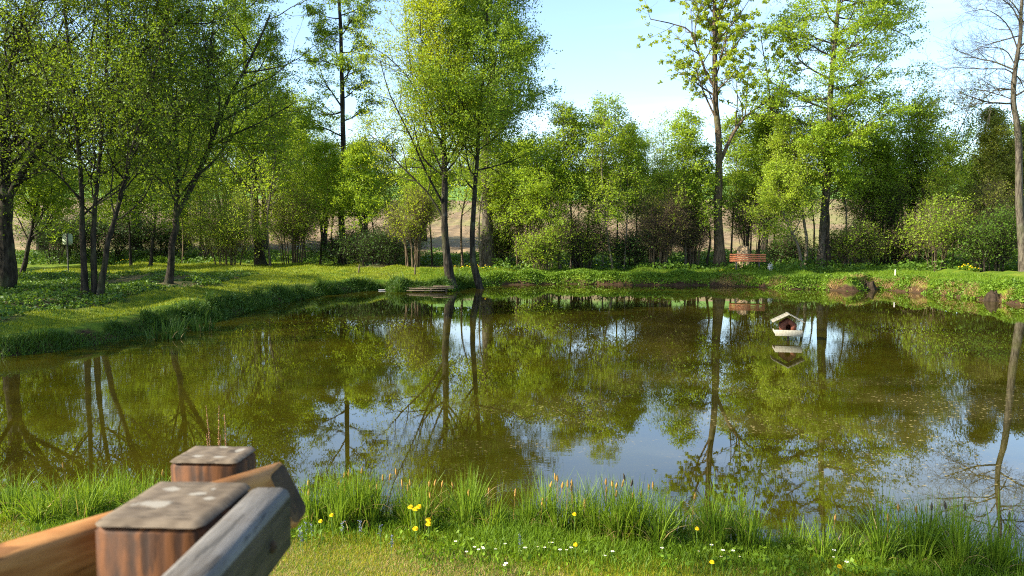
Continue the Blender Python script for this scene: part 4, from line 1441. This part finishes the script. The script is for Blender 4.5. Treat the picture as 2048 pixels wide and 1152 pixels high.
# bugle flower spikes (blue-grey)
bg_px = [(600, 1060), (604, 1072), (623, 1050), (720, 1040), (783, 1078), (760, 1052), (685, 1045), (1040, 1070), (612, 1046)]
bu = None
for i, (px, py) in enumerate(bg_px):
    q = P(px, py, 0.30)
    zg = land(np.array([q[0]]), np.array([q[1]]))[0]
    loc = (q[0], q[1], zg)
    if bu is None:
        bu = thing('bugle_flower', 'small upright blue-grey flower spike in the near grass', 'flower', loc, 0, 'blue-grey flower spikes in the near grass')
        rg = np.random.RandomState(9)
        mb = MB()
        an = np.stack([rg.normal(0, 0.006, 90), rg.normal(0, 0.006, 90), rg.uniform(0.09, 0.17, 90)], 1)
        vv, ff = leaves(an, 45, 0.008, rg, 0.003, 0.7, 0.2)
        mb.add(vv, ff)
        mb.build('blossoms', M['blue_petal'], bu)
        mb = MB()
        vv, ff = tubes(np.array([[[0, 0, 0], [0.002, 0, 0.08], [0, 0, 0.17]]]), np.full((1, 3), 0.0018), 4)
        mb.add(vv, ff)
        mb.build('stem', M['stem'], bu)
    else:
        dup(bu, loc, i * 1.0, 1.0)

# dry dock stalks behind the rear post
M['dry'] = simple('dry_stalk', (0.33, 0.17, 0.08), nscale=40)
t0_ = Q(434, 980, 6.6)
zg = land(np.array([t0_[0]]), np.array([t0_[1]]))[0]
dk = thing('dry_dock_plant', 'three dry rusty seed stalks standing behind the rear railing post', 'plant', (t0_[0], t0_[1], max(zg, 0)), 0)
rg = np.random.RandomState(14)
for (a, b_) in (((412, 812), (424, 930)), ((438, 812), (437, 930)), ((449, 828), (453, 930)), ((413, 868), (420, 930)), ((441, 870), (438, 930))):
    top = Q(a[0], a[1], 6.6) - t0_
    bot = Q(b_[0], b_[1], 6.6) - t0_
    off = np.array([0, 0, t0_[2] - max(zg, 0)])
    top, bot = top + off, bot + off
    bot2 = np.array([bot[0] * 0.5, 0, -0.02])
    pth = smooth_path([bot2, bot, top], 10)
    mb = MB()
    vv, ff = tubes(pth[None], np.linspace(0.004, 0.0018, 10)[None], 5)
    mb.add(vv, ff)
    up_ = smooth_path([bot, top], 30)
    dens = np.linspace(0.014, 0.003, 30)
    for kx in range(30):
        vv, ff = leaves(up_[kx:kx + 1], 9, 0.009, rg, dens[kx] * 0.5, 0.7, 0.1)
        mb.add(vv, ff)
    mb.build('seed_stalk', M['dry'], dk)


# left bank: long grass, darkened for the bank's shade, hanging over the water, herbs and mown strip
rg = np.random.RandomState(51)
mb = MB()
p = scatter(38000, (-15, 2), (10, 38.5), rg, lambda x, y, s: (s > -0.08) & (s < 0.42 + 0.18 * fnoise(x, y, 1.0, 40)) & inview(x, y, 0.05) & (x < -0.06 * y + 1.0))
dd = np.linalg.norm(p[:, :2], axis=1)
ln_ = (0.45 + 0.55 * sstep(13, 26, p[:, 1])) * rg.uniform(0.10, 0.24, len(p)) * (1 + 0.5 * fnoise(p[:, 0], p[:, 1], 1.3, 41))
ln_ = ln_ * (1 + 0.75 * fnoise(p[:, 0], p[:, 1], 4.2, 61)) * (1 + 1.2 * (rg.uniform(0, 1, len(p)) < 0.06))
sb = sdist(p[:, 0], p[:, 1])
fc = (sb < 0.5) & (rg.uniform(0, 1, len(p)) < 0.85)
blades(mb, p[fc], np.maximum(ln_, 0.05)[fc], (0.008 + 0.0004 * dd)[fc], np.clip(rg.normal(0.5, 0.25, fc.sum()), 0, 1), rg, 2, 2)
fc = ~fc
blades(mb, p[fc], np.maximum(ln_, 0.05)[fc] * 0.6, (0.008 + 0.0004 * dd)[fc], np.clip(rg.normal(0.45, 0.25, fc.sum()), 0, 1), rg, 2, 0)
k = (rg.uniform(0, 1, len(p)) < 0.10) & (p[:, 1] > 20)
vv, ff = leaves(p[k] + np.array([0, 0, 0.12]), int(k.sum()) * 2, 0.06, rg, 0.07, 0.6, 0.8)
mb.add(vv, ff, 1)
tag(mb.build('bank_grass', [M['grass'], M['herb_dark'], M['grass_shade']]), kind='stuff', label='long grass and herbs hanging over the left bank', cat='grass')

mb = MB()
p = scatter(90000, (-24, 4), (9.5, 48), rg, lambda x, y, s: (s > 0.6) & (rough_area(x, y) < 0.3) & inview(x, y, 0.06) & (y < 48) & (rg.uniform(0, 1, len(x)) < np.clip(14 / np.maximum(y, 1), 0.15, 1)) & (x < 2))
dd = np.linalg.norm(p[:, :2], axis=1)
blades(mb, p, rg.uniform(0.03, 0.075, len(p)) * (0.7 + dd * 0.02), 0.006 + 0.0006 * dd, rg.uniform(0.1, 0.8, len(p)), rg, 1, 0)
tag(mb.build('mown_grass', [M['grass_lawn']]), kind='stuff', label='short mown grass of the strip along the left bank', cat='grass')


mb = MB()
p = scatter(52000, (-26, -8), (14, 36), rg, lambda x, y, s: (s > 1.2) & inview(x, y, 0.06) & (rough_area(x, y) > 0.5) & (fnoise(x, y, 0.8, 43) > -0.45))
hh = 0.12 + 0.12 * fnoise(p[:, 0], p[:, 1], 1.1, 45)
p[:, 2] += rg.uniform(0, 1, len(p)) * np.maximum(hh, 0.05)
vv, ff = leaves(p, len(p), 0.085, rg, 0.03, 0.6, 1.2)
mb.add(vv, ff, 0)
half = rg.uniform(0, 1, len(ff)) < 0.6
mb.f, mb.m, mb.v = [ff[half], ff[~half]], [1, 0], [np.asarray(vv, dtype=np.float32)]
tag(mb.build('ground_cover', [M['herb'], M['herb_dark']]), kind='stuff', label='low nettles and herbs under the left trees', cat='ground cover')

# far bank: herb cushions over the bank face
mb = MB()
p = scatter(85000, (-6, 27), (22, 41), rg, lambda x, y, s: (s > -0.02 + 0.12 * fnoise(x, y, 1.3, 47)) & (s < 1.9) & (y > 16) & (x > -0.10 * y + 0.5) & inview(x, y, 0.06) & ((s > 0.28) | (x < 8) | (fnoise(x, y, 1.9, 48) < 0.45)))
s_ = sdist(p[:, 0], p[:, 1])
hh = (0.14 + 0.09 * fnoise(p[:, 0], p[:, 1], 2.4, 49)) * np.clip(1.3 - s_ * 0.6, 0.25, 1)
p[:, 2] += rg.uniform(0, 1, len(p)) * np.maximum(hh, 0.03)
vv, ff = leaves(p, len(p), 0.085, rg, 0.03, 0.6, 0.9)
mb.add(vv, ff, 0)
p = scatter(60000, (-7, 27), (22, 42), rg, lambda x, y, s: (s > 0.25) & (s < 4.5) & (y > 16) & (x > -0.12 * y) & inview(x, y, 0.06))
blades(mb, p, rg.uniform(0.06, 0.16, len(p)), 0.022, rg.uniform(0.1, 0.7, len(p)), rg, 1, 1)
# dry overhanging tufts
p = scatter(5000, (6, 27), (22, 40), rg, lambda x, y, s: (s > 0.02) & (s < 0.5) & (x > 9) & (fnoise(x, y, 1.2, 50) > 0.25) & inview(x, y, 0.06))
blades(mb, p, rg.uniform(0.12, 0.3, len(p)), 0.018, rg.uniform(0.4, 0.95, len(p)), rg, 2, 2)
tag(mb.build('bank_herbs', [M['herb'], M['grass'], M['grass_dry']]), kind='stuff', label='green herbs and tufts covering the far bank', cat='ground cover')

# undergrowth floor behind the far bank and in the wood
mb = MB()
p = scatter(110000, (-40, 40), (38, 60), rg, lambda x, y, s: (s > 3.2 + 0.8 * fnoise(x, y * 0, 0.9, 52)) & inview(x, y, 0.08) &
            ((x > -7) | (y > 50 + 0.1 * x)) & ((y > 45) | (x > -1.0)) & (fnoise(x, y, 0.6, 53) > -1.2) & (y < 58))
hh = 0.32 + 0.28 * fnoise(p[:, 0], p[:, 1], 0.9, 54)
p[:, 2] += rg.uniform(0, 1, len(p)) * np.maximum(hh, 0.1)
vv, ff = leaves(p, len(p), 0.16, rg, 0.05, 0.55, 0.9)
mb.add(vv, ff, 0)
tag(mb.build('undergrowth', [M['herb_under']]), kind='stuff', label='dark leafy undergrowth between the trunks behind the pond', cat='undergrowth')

# iris clumps on the left bank
for i, (px, py, n, lb) in enumerate([(325, 655, 260, 'broad bladed iris clump on the left bank, the nearer one'), (385, 640, 300, 'broad bladed iris clump on the left bank, the farther one')]):
    sedge(lb, px, py, 0.9, 0.5, n, 0.60, 450 + i, mat='grass_shade', lean=0.4, kind='iris_clump', cat='iris', group='iris clumps on the left bank', width=0.03, z=0.25)


# far flowers
def flower_patch(label, px, py, D, n, seed, col='petal'):
    rg = np.random.RandomState(seed)
    b = Q(px, py, D)
    b[2] = land(np.array([b[0]]), np.array([b[1]]))[0]
    t = thing('flower_clump', label, 'flowers', b, 0, 'yellow flowers on the far banks')
    mb = MB()
    an = np.stack([rg.normal(0, 0.25, n), rg.normal(0, 0.15, n), rg.uniform(0.1, 0.28, n)], 1)
    for a in an:
        lathe(mb, [(0.03, 0.0), (0.045, 0.015), (0.02, 0.03), (0.002, 0.03)], 8, c=a)
    mb.build('blossoms', M[col], t)
    mb = MB()
    vv, ff = leaves(an * np.array([1, 1, 0.5]), 120, 0.12, rg, 0.08, 0.5, 0.8)
    mb.add(vv, ff)
    mb.build('foliage', M['herb'], t)


flower_patch('yellow flowers between the feet of the two bank edge trees', 932, 535, 40.5, 9, 1)
flower_patch('yellow flowers just right of the kicked out tree foot', 975, 535, 40.5, 8, 2)
flower_patch('yellow flowers at the wood edge near the right side', 1942, 548, 37.5, 12, 3)
flower_patch('few yellow flowers left of those near the right side', 1925, 545, 37.8, 4, 4)
flower_patch('yellow flowers on the lawn below the bench, left end', 1442, 541, 39.5, 5, 5)
flower_patch('yellow flowers at the meadow edge behind the low forking tree', 250, 527, 48.0, 9, 6)


# ------------------------------------------------------------------ railing in front
ORANGE = dict(c1=(0.34, 0.125, 0.03), c2=(0.66, 0.33, 0.11), c3=(0.22, 0.075, 0.02))
M['post_side'] = timber('post_side', (0.20, 0.075, 0.02), (0.50, 0.21, 0.06), (0.07, 0.03, 0.015), grain=(2.5, 2.5, 0.5), stain=0.7)
rail_line_a = P(-60, 1100, CAMZ - 0.30)
AX0, AX1, AY0, AY1, AZ = -0.411, -0.299, 0.734, 0.867, CAMZ - 0.277
BX0, BX1, BY0, BY1, BZ = -0.552, -0.439, 1.213, 1.301, CAMZ - 0.355
g_a = float(land(np.array([-0.34]), np.array([0.8]))[0])


def post(root, x0, x1, y0, y1, z1, spots, name):
    cx_, cy_ = (x0 + x1) / 2, (y0 + y1) / 2
    z0 = g_a - 0.1
    side = timber(name + '_timber', (0.030, 0.010, 0.002), (0.125, 0.042, 0.008), (0.010, 0.005, 0.002), grain=(3.5, 3.5, 0.6), stain=0.8)
    top = timber(name + '_end_grain', (0.085, 0.062, 0.040), (0.150, 0.114, 0.076), (0.055, 0.038, 0.022), grain=(2.0, 9.0, 1), spots=spots, stain=0.5, rough=0.85, crack=0.7, bs=0.15)
    mb = MB()
    box(mb, (0, 0, (z0 + z1 - 0.003) / 2 - g_a), (x1 - x0, y1 - y0, z1 - 0.003 - z0), bev=0.009)
    po = mb.build('post', side, root)
    po.rotation_euler = (0, 0, RAD(-3.0))
    # weathered crown: slightly domed, cracked end grain
    mb = MB()
    n = 18
    ux = np.linspace(-1, 1, n)
    X, Y = np.meshgrid(ux, ux)
    e = np.maximum(np.abs(X), np.abs(Y))
    hx, hy = (x1 - x0) / 2 + 0.0003, (y1 - y0) / 2 + 0.0003
    ov = np.maximum(0, np.abs(X) + np.abs(Y) - 1.86)
    X = X - np.sign(X) * ov / 2
    Y = Y - np.sign(Y) * ov / 2
    cr = -0.0012 * np.exp(-((X * 0.35 + Y * 0.9 + 0.15 * np.sin(5 * X)) / 0.05) ** 2) - 0.001 * np.exp(-((X * 0.9 - 0.2 + 0.2 * np.sin(4 * Y)) / 0.05) ** 2)
    Z = -0.005 * np.clip((e - 0.88) / 0.12, 0, 1) ** 1.6 + cr * (e < 0.9) + 0.0003 * fnoise(X * 4, Y * 4, 2.0, 61)
    sh = 1.0 + 0 * e
    v = np.stack([X * hx * sh, Y * hy * sh, Z + z1 - g_a + 0.0005], -1).reshape(-1, 3)
    i_ = np.arange(n - 1)[:, None] * n
    j_ = np.arange(n - 1)[None]
    f = np.stack([i_ + j_, i_ + j_ + 1, i_ + n + j_ + 1, i_ + n + j_], -1).reshape(-1, 4)
    mb.add(v, f)
    po = mb.build('end_grain', top, root, smooth=True)
    po.rotation_euler = (0, 0, RAD(-3.0))


ra = thing('wooden_railing', 'orange and grey timber railing in the foreground, square post with two rails', 'railing',
           ((AX0 + AX1) / 2, (AY0 + AY1) / 2, g_a))
za = AZ - g_a
post(ra, AX0, AX1, AY0, AY1, AZ, [(-0.022, -0.012, za, 0.014, 0.6, 1, 0.2), (-0.024, 0.034, za, 0.008, 0.8, 1, 0.2), (0.012, 0.02, za, 0.006, 0.5, 1, 0.2),
                                  (0.022, 0.036, za, 0.003, 1, 1, 0.2), (0.03, 0.005, za, 0.008, 0.8, 1, 0.2)], 'near_post')
rb = thing('wooden_post', 'square timber post with pale droppings on top, behind the railing', 'post', ((BX0 + BX1) / 2, (BY0 + BY1) / 2, g_a))
zb = BZ - g_a
post(rb, BX0, BX1, BY0, BY1, BZ, [(-0.018, -0.022, zb, 0.009, 0.7, 1, 0.2), (0.0, 0.036, zb, 0.008, 0.8, 1, 0.2), (0.036, 0.015, zb, 0.008, 1, 0.6, 0.2),
                                  (0.02, -0.022, zb, 0.008, 0.6, 1, 0.2), (0.02, -0.046, zb - 0.03, 0.010, 1, 0.5, 0.7)], 'rear_post')


M['end_dark'] = timber('end_dark', (0.03, 0.018, 0.010), (0.09, 0.05, 0.025), (0.02, 0.012, 0.008), grain=(3, 3, 3), stain=0.5, rough=0.9)  # rail ends coloured dark for the shade on them; bolt uses it too


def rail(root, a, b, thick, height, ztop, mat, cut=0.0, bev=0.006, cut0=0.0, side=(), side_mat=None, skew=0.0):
    """rail whose back top edge runs a->b (xy); cut pushes the far end's bottom outwards"""
    a = np.array([a[0], a[1]])
    b = np.array([b[0], b[1]])
    d = (b - a) / np.linalg.norm(b - a)
    nrm = np.array([d[1], -d[0]])
    L_ = np.linalg.norm(b - a)
    # cross-section (offset along nrm, z) with chamfered corners
    cs = [(bev, 0), (thick - bev, 0), (thick - bev * 0.3, -bev * 0.3), (thick, -bev), (thick, -height + bev), (thick - bev, -height),
          (bev, -height), (0, -height + bev), (0, -bev), (bev * 0.3, -bev * 0.3)]
    mb = MB()
    K = len(cs)
    rows = []
    segs = [(-0.0, 0.0), (0.004, 1.0), (1.0, 1.0), (1.004, 0.0)]
    for (tt, full) in segs:
        row = []
        for (o_, z_) in cs:
            fz = -z_ / height
            s_ = cut * fz + skew * o_ / thick if tt > 0.5 else -cut0 * fz
            oo, zz_ = o_, z_
            if not full:
                oo = thick / 2 + (o_ - thick / 2) * (1 - 2 * bev * 0.6 / thick)
                zz_ = -height / 2 + (z_ + height / 2) * (1 - 2 * bev * 0.6 / height)
            q = a + d * (np.clip(tt, 0, 1) * L_ + s_ + (0.0 if full else (bev * 0.5 if tt > 0.5 else -bev * 0.5)))
            q = q + nrm * oo
            row.append([q[0] - root.location[0], q[1] - root.location[1], ztop + zz_ - root.location[2]])
        rows.append(row)
    v = np.array(rows).reshape(-1, 3)
    f = []
    for r_ in range(3):
        for k in range(K):
            f.append([r_ * K + k, r_ * K + (k + 1) % K, (r_ + 1) * K + (k + 1) % K, (r_ + 1) * K + k])
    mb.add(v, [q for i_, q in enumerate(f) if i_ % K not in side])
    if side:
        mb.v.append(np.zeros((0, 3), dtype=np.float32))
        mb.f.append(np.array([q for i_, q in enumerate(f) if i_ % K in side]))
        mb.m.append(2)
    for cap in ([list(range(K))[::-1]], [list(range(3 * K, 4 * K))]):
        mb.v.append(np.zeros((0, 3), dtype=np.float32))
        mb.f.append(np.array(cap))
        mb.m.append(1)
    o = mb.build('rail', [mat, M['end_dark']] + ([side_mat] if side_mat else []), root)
    return o


p0 = P(0, 1082, CAMZ - 0.30)
p1 = P(559, 920, CAMZ - 0.30)
dr = (p1 - p0)[:2]
ang = math.atan2(dr[1], dr[0])
m_or = timber('orange_timber', (0.24, 0.088, 0.018), (0.40, 0.19, 0.06), (0.15, 0.050, 0.010), grain=(0.8, 1.2, 9.0), stain=0.25,
              spots=[(-0.075, -0.09, za - 0.075, 0.016, 1.6, 1.6, 0.55)])
m_or.node_tree.nodes
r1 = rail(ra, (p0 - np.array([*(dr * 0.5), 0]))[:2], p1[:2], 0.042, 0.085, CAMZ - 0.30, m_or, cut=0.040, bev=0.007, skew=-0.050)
r1['label'] = 'sunlit orange rail running behind the post'
m_gr = timber('grey_timber', (0.08, 0.072, 0.062), (0.17, 0.157, 0.142), (0.07, 0.05, 0.03), grain=(9.0, 0.8, 9.0), stain=0.35, rough=0.85, wave=0.0)
r2 = rail(ra, (-0.2950, 0.30), (-0.2940, 0.842), 0.046, 0.076, CAMZ - 0.277, m_gr, bev=0.010, side=(3, 4, 5, 6), side_mat=timber('shaded_side_timber', (0.022, 0.016, 0.010), (0.075, 0.055, 0.036), (0.012, 0.009, 0.006), grain=(9.0, 1.0, 14.0), stain=0.5, wave=0.1))  # right face and underside get a darker colour as their shade
mb = MB()
lathe(mb, [(0.001, 0.004), (0.005, 0.0035), (0.0065, 0.001), (0.0065, -0.004)], 14)
bo = mb.build('bolt', M['end_dark'], ra)
bo.location = (-0.2480 - ra.location[0], 0.776 - ra.location[1], 1.932 - ra.location[2])
bo.rotation_euler = (0, RAD(90), 0)
r2['label'] = 'weathered grey rail on the right of the post'

# ------------------------------------------------------------------ duck house
M['roof_felt'] = timber('roof_boards', (0.12, 0.108, 0.08), (0.245, 0.225, 0.172), (0.14, 0.12, 0.08), grain=(6, 1, 1), stain=0.5, rough=0.9, knots=0.4)
M['cream_board'] = timber('cream_board', (0.23, 0.21, 0.16), (0.35, 0.325, 0.25), (0.22, 0.18, 0.12), grain=(1, 4, 8), stain=0.3, rough=0.85, knots=0.4)
M['red_wood'] = timber('red_wood', (0.075, 0.022, 0.012), (0.17, 0.055, 0.03), (0.05, 0.018, 0.01), grain=(8, 8, 1), stain=0.3)
M['black_void'] = simple('dark_hollow', (0.006, 0.005, 0.004), 0.95, 0.05)
M['wet_post'] = simple('wet_post', (0.045, 0.03, 0.018), 0.7, 0.3)
dc = Q(1577, 685, 16.85)
dh = thing('duck_house', 'small wooden duck house with pale pitched roof on a post in the pond', 'duck house', (dc[0], dc[1], 0), RAD(-14))
mb = MB()
box(mb, (0, 0.10, -0.2), (0.045, 0.045, 0.72), bev=0.006)
mb.build('post', M['wet_post'], dh)
mb = MB()
box(mb, (0, 0.24, 0.165), (0.555, 0.50, 0.022), bev=0.003)
mb.build('platform', M['cream_board'], dh)
mb = MB()
box(mb, (0, -0.022, 0.178), (0.57, 0.02, 0.135), rx=RAD(4), bev=0.003)
mb.build('front_board', M['cream_board'], dh)
for s_ in (-1, 1):
    mb = MB()
    box(mb, (s_ * 0.288, 0.235, 0.19), (0.018, 0.51, 0.06), bev=0.003)
    mb.build('side_board', M['cream_board'], dh)
# house body as walls with an arched opening in the front
mb = MB()
W2, H1, HA, Y0, Y1 = 0.17, 0.37, 0.49, 0.09, 0.42
dw, dz0, dz1 = 0.052, 0.182, 0.31
arch = [(-dw, dz0), (-dw, dz1)] + [(-dw * math.cos(a), dz1 + dw * math.sin(a)) for a in np.linspace(0, math.pi, 9)[1:-1]] + [(dw, dz1), (dw, dz0)]
left = [(-W2, dz0), (-W2, H1), (0, HA)] + [(x_, z_) for x_, z_ in arch if x_ <= 1e-6][::-1]
right = [(0, HA), (W2, H1), (W2, dz0)] + [(x_, z_) for x_, z_ in arch if x_ >= -1e-6][::-1]
prism(mb, left[::-1], Y0, Y0 + 0.015)
prism(mb, right[::-1], Y0, Y0 + 0.015)
box(mb, (-W2 + 0.008, (Y0 + Y1) / 2 + 0.008, (dz0 + H1) / 2), (0.016, Y1 - Y0 - 0.016, H1 - dz0))
box(mb, (W2 - 0.008, (Y0 + Y1) / 2 + 0.008, (dz0 + H1) / 2), (0.016, Y1 - Y0 - 0.016, H1 - dz0))
prism(mb, [(-W2, dz0), (W2, dz0), (W2, H1), (0, HA), (-W2, H1)], Y1, Y1 + 0.015)
mb.build('wall', M['red_wood'], dh)
for s_ in (-1, 1):
    mb = MB()
    sl = math.atan2(0.16, 0.33)
    ln_ = 0.375
    nst = 4
    for q_ in range(nst):       # overlapping boards
        c_ = (q_ + 0.5) / nst * ln_
        x_ = s_ * (c_ * math.cos(sl))
        z_ = 0.575 - c_ * math.sin(sl) + 0.005 * (nst - q_) * 0.6
        box(mb, (x_, 0.235, z_), (ln_ / nst + 0.012, 0.56, 0.014), ry=s_ * (sl + 0.05), bev=0.002)
    mb.build('roof_panel', M['roof_felt'], dh)
mb = MB()
box(mb, (0, 0.235, 0.59), (0.05, 0.565, 0.016), bev=0.004)
mb.build('ridge_board', M['roof_felt'], dh)

# ------------------------------------------------------------------ bench
M['bench_wood'] = timber('bench_wood', (0.29, 0.085, 0.032), (0.47, 0.17, 0.07), (0.26, 0.08, 0.03), grain=(1, 6, 6), stain=0.3, knots=0.3)
M['iron'] = simple('bench_leg', (0.05, 0.045, 0.04), 0.7, 0.4)
bp = Q(1495, 540, 39.8)
zb_ = float(land(np.array([bp[0]]), np.array([bp[1]]))[0])
bn = thing('park_bench', 'reddish slatted bench facing the pond on the far bank', 'bench', (bp[0], bp[1], zb_), RAD(-16))
for s_ in (-1, 1):
    mb = MB()
    x_ = s_ * 0.56
    box(mb, (x_, 0.05, 0.20), (0.07, 0.09, 0.46), bev=0.006)
    box(mb, (x_, -0.17, 0.405), (0.07, 0.40, 0.05), bev=0.006)
    box(mb, (x_, -0.32, 0.19), (0.07, 0.07, 0.44), bev=0.006)
    box(mb, (x_, 0.11, 0.60), (0.06, 0.05, 0.42), rx=RAD(-12), bev=0.006)
    mb.build('leg', M['iron'], bn)
for k in range(4):
    mb = MB()
    box(mb, (0, -0.34 + 0.115 * k, 0.448), (1.8, 0.095, 0.035), bev=0.006)
    mb.build('seat_slat', M['bench_wood'], bn)
for k in range(4):
    mb = MB()
    z_ = 0.49 + 0.098 * k
    box(mb, (0, 0.055 + (z_ - 0.45) * 0.21, z_), (1.8, 0.032, 0.068), rx=RAD(-12), bev=0.006)
    mb.build('back_slat', M['bench_wood'], bn)

# milk can
M['tin'] = simple('can_metal', (0.48, 0.47, 0.43), 0.55, 0.4, 0.35, var=0.25, nscale=9)
mc = Q(1540.5, 541, 39.2)
zm = float(land(np.array([mc[0]]), np.array([mc[1]]))[0])
can = thing('milk_can', 'old grey metal milk can standing right of the bench', 'can', (mc[0], mc[1], zm))
mb = MB()
lathe(mb, [(0.001, 0.0), (0.135, 0.0), (0.14, 0.01), (0.14, 0.27), (0.143, 0.28), (0.125, 0.30), (0.095, 0.335), (0.09, 0.35)], 24)
mb.build('body', M['tin'], can, smooth=True)
mb = MB()
lathe(mb, [(0.088, 0.345), (0.125, 0.35), (0.128, 0.375), (0.11, 0.385), (0.001, 0.392)], 24)
mb.build('lid', M['tin'], can, smooth=True)
mb = MB()
aa = np.linspace(0, math.pi, 13)
pth = np.stack([np.cos(aa) * 0.085, 0 * aa, 0.385 + np.sin(aa) * 0.09], 1)
vv, ff = tubes(pth[None], np.full((1, 13), 0.009), 6)
mb.add(vv, ff)
mb.build('handle', M['tin'], can, smooth=True)

# stumps
M['stump_wood'] = timber('stump_wood', (0.13, 0.08, 0.04), (0.46, 0.33, 0.20), (0.05, 0.035, 0.025), grain=(5, 5, 0.6), stain=0.8, rough=0.95)


def stump(label, px, py, D, r, h, mat, seed, jag=0.1):
    q = Q(px, py, D)
    zg = float(land(np.array([q[0]]), np.array([q[1]]))[0])
    t = thing('tree_stump', label, 'tree stump', (q[0], q[1], zg))
    rg = np.random.RandomState(seed)
    ph = rg.uniform(0, 6.28, 6)

    def fn(r_, z_, a_):
        k = 1 + 0.10 * np.sin(3 * a_ + ph[0]) + 0.07 * np.sin(7 * a_ + ph[1]) + 0.05 * np.sin(13 * a_ + ph[2])
        top = (z_ > h * 0.9)
        return r_ * k, z_ + top * jag * (np.sin(2 * a_ + ph[3]) + 0.6 * np.sin(5 * a_ + ph[4]) + 0.4 * np.sin(11 * a_)) * np.clip(r_ / (r * 0.7), 0, 1)
    mb = MB()
    lathe(mb, [(r * 1.25, -0.15), (r * 1.2, 0.02), (r * 1.02, h * 0.25), (r * 0.88, h * 0.55), (r * 0.72, h * 0.85), (r * 0.66, h), (r * 0.4, h * 0.96), (0.01, h * 0.95)], 40, fn=fn)
    mb.build('stump', M[mat], t, smooth=True)
    return t


stump('tall pale split tree stump right behind the bench', 1487, 520, 41.9, 0.42, 1.12, 'stump_wood', 4, 0.06)
M['earth'] = simple('earth', (0.034, 0.024, 0.015), 0.95, 0.1, nscale=6, var=0.5, bs=0.8, bd=0.05)
stump('rotten stump with soil in the right bank near the frame edge', 1985, 600, 27.75, 0.24, 0.36, 'earth', 6, 0.08)
stump('crumbling earth brown stump at the water line left of the white stake', 1738, 577, 34.0, 0.30, 0.36, 'earth', 8, 0.06)

# ------------------------------------------------------------------ sign seen from behind
M['sign_back'] = simple('sign_back', (0.36, 0.42, 0.26), 0.6, 0.3, var=0.08, nscale=4)
sp = Q(137, 551, 34.8)
zs = float(land(np.array([sp[0]]), np.array([sp[1]]))[0])
sg = thing('sign', 'rounded pale sign on a thin dark pole, seen from behind', 'sign', (sp[0], sp[1], zs), RAD(4))
ztop = Q(137, 467, 34.8)[2] - zs
mb = MB()
vv, ff = tubes(np.array([[[0, 0, -0.2], [0, 0, ztop * 0.5], [0, 0, ztop + 0.02]]]), np.full((1, 3), 0.028), 10)
mb.add(vv, ff)
mb.build('pole', M['iron'], sg)
mb = MB()
w_, h_ = 0.22, 0.26
rc = 0.11
outl = []
for (cx_, cz_, a0) in ((w_ - rc, h_ - rc, 0), (-(w_ - rc), h_ - rc, 90), (-(w_ - rc), -(h_ - rc), 180), (w_ - rc, -(h_ - rc), 270)):
    for a_ in np.linspace(a0, a0 + 90, 7):
        outl.append((cx_ + rc * math.cos(RAD(a_)), cz_ + rc * math.sin(RAD(a_)) + ztop - h_))
prism(mb, outl[::-1], 0.030, 0.036)
mb.build('sign_board', M['sign_back'], sg)

# stakes
M['stake'] = simple('stake_wood', (0.10, 0.075, 0.05), 0.9, 0.1, nscale=20)
M['stake_white'] = simple('stake_white', (0.50, 0.46, 0.42), 0.9, 0.1, nscale=20)


def stake(label, px, py, D, h, mat, tilt=0.0, r=0.04):
    q = Q(px, py, D)
    zg = float(land(np.array([q[0]]), np.array([q[1]]))[0])
    mb = MB()
    lathe(mb, [(r * 0.9, -0.2), (r, 0), (r * 0.95, h - 0.02), (r * 0.8, h), (0.002, h + 0.003)], 8)
    o = mb.build('wooden_stake', M[mat])
    o.location = (float(q[0]), float(q[1]), zg)
    o.rotation_euler = (0, tilt, 0)
    tag(o, label, 'stake')


stake('dark upright stake in the bank left of the yellow-green tree', 830, 556, 36.6, 0.50, 'stake')
stake('leaning dark stake in the bank far left of the upright one', 717, 556, 37.5, 0.42, 'stake', 0.15, 0.035)
stake('short whitish stake in the right bank', 1790, 563, 35.0, 0.32, 'stake_white', 0.0, 0.03)

# broken landing of old boards at the water line
M['old_board'] = timber('old_board', (0.05, 0.038, 0.025), (0.20, 0.15, 0.10), (0.03, 0.022, 0.015), grain=(1, 6, 6), stain=0.5, rough=0.9)
pl = Q(848, 578, 32.75)
pt = thing('old_landing', 'collapsed landing of dark weathered boards at the foot of the yellow-green tree', 'landing', (pl[0], pl[1], 0), 0)
for k, (x_, y_, z_, l_, a_, t_) in enumerate([(-0.2, 0.1, 0.16, 2.2, 0.05, 0.02), (0.35, -0.15, 0.15, 1.9, -0.03, -0.02), (0.5, 0.25, 0.19, 1.5, 0.08, 0.01), (0.85, -0.05, 0.24, 0.9, -0.10, 0.0), (0.1, -0.3, 0.07, 1.6, 0.02, 0.0)]):
    mb = MB()
    box(mb, (x_, y_, z_), (l_, 0.16, 0.035), rz=a_, ry=t_, bev=0.004)
    mb.build('board', M['old_board'], pt)
for x_ in (-0.6, 0.3, 0.95):
    mb = MB()
    box(mb, (x_, 0.0, -0.10), (0.08, 0.08, 0.42), bev=0.004)
    mb.build('pile', M['old_board'], pt)
fb = MB()
pth = smooth_path([Q(757, 580, 33.4), Q(775, 578, 33.5), Q(794, 576.5, 33.7)], 8)
pth[:, 2] = 0.02 + 0.02 * np.linspace(0, 1, 8)
vv, ff = tubes(pth[None], np.linspace(0.035, 0.015, 8)[None], 6)
fb.add(vv, ff)
tag(fb.build('floating_branch', M['stake_white']), 'pale stick floating left of the old landing', 'branch')
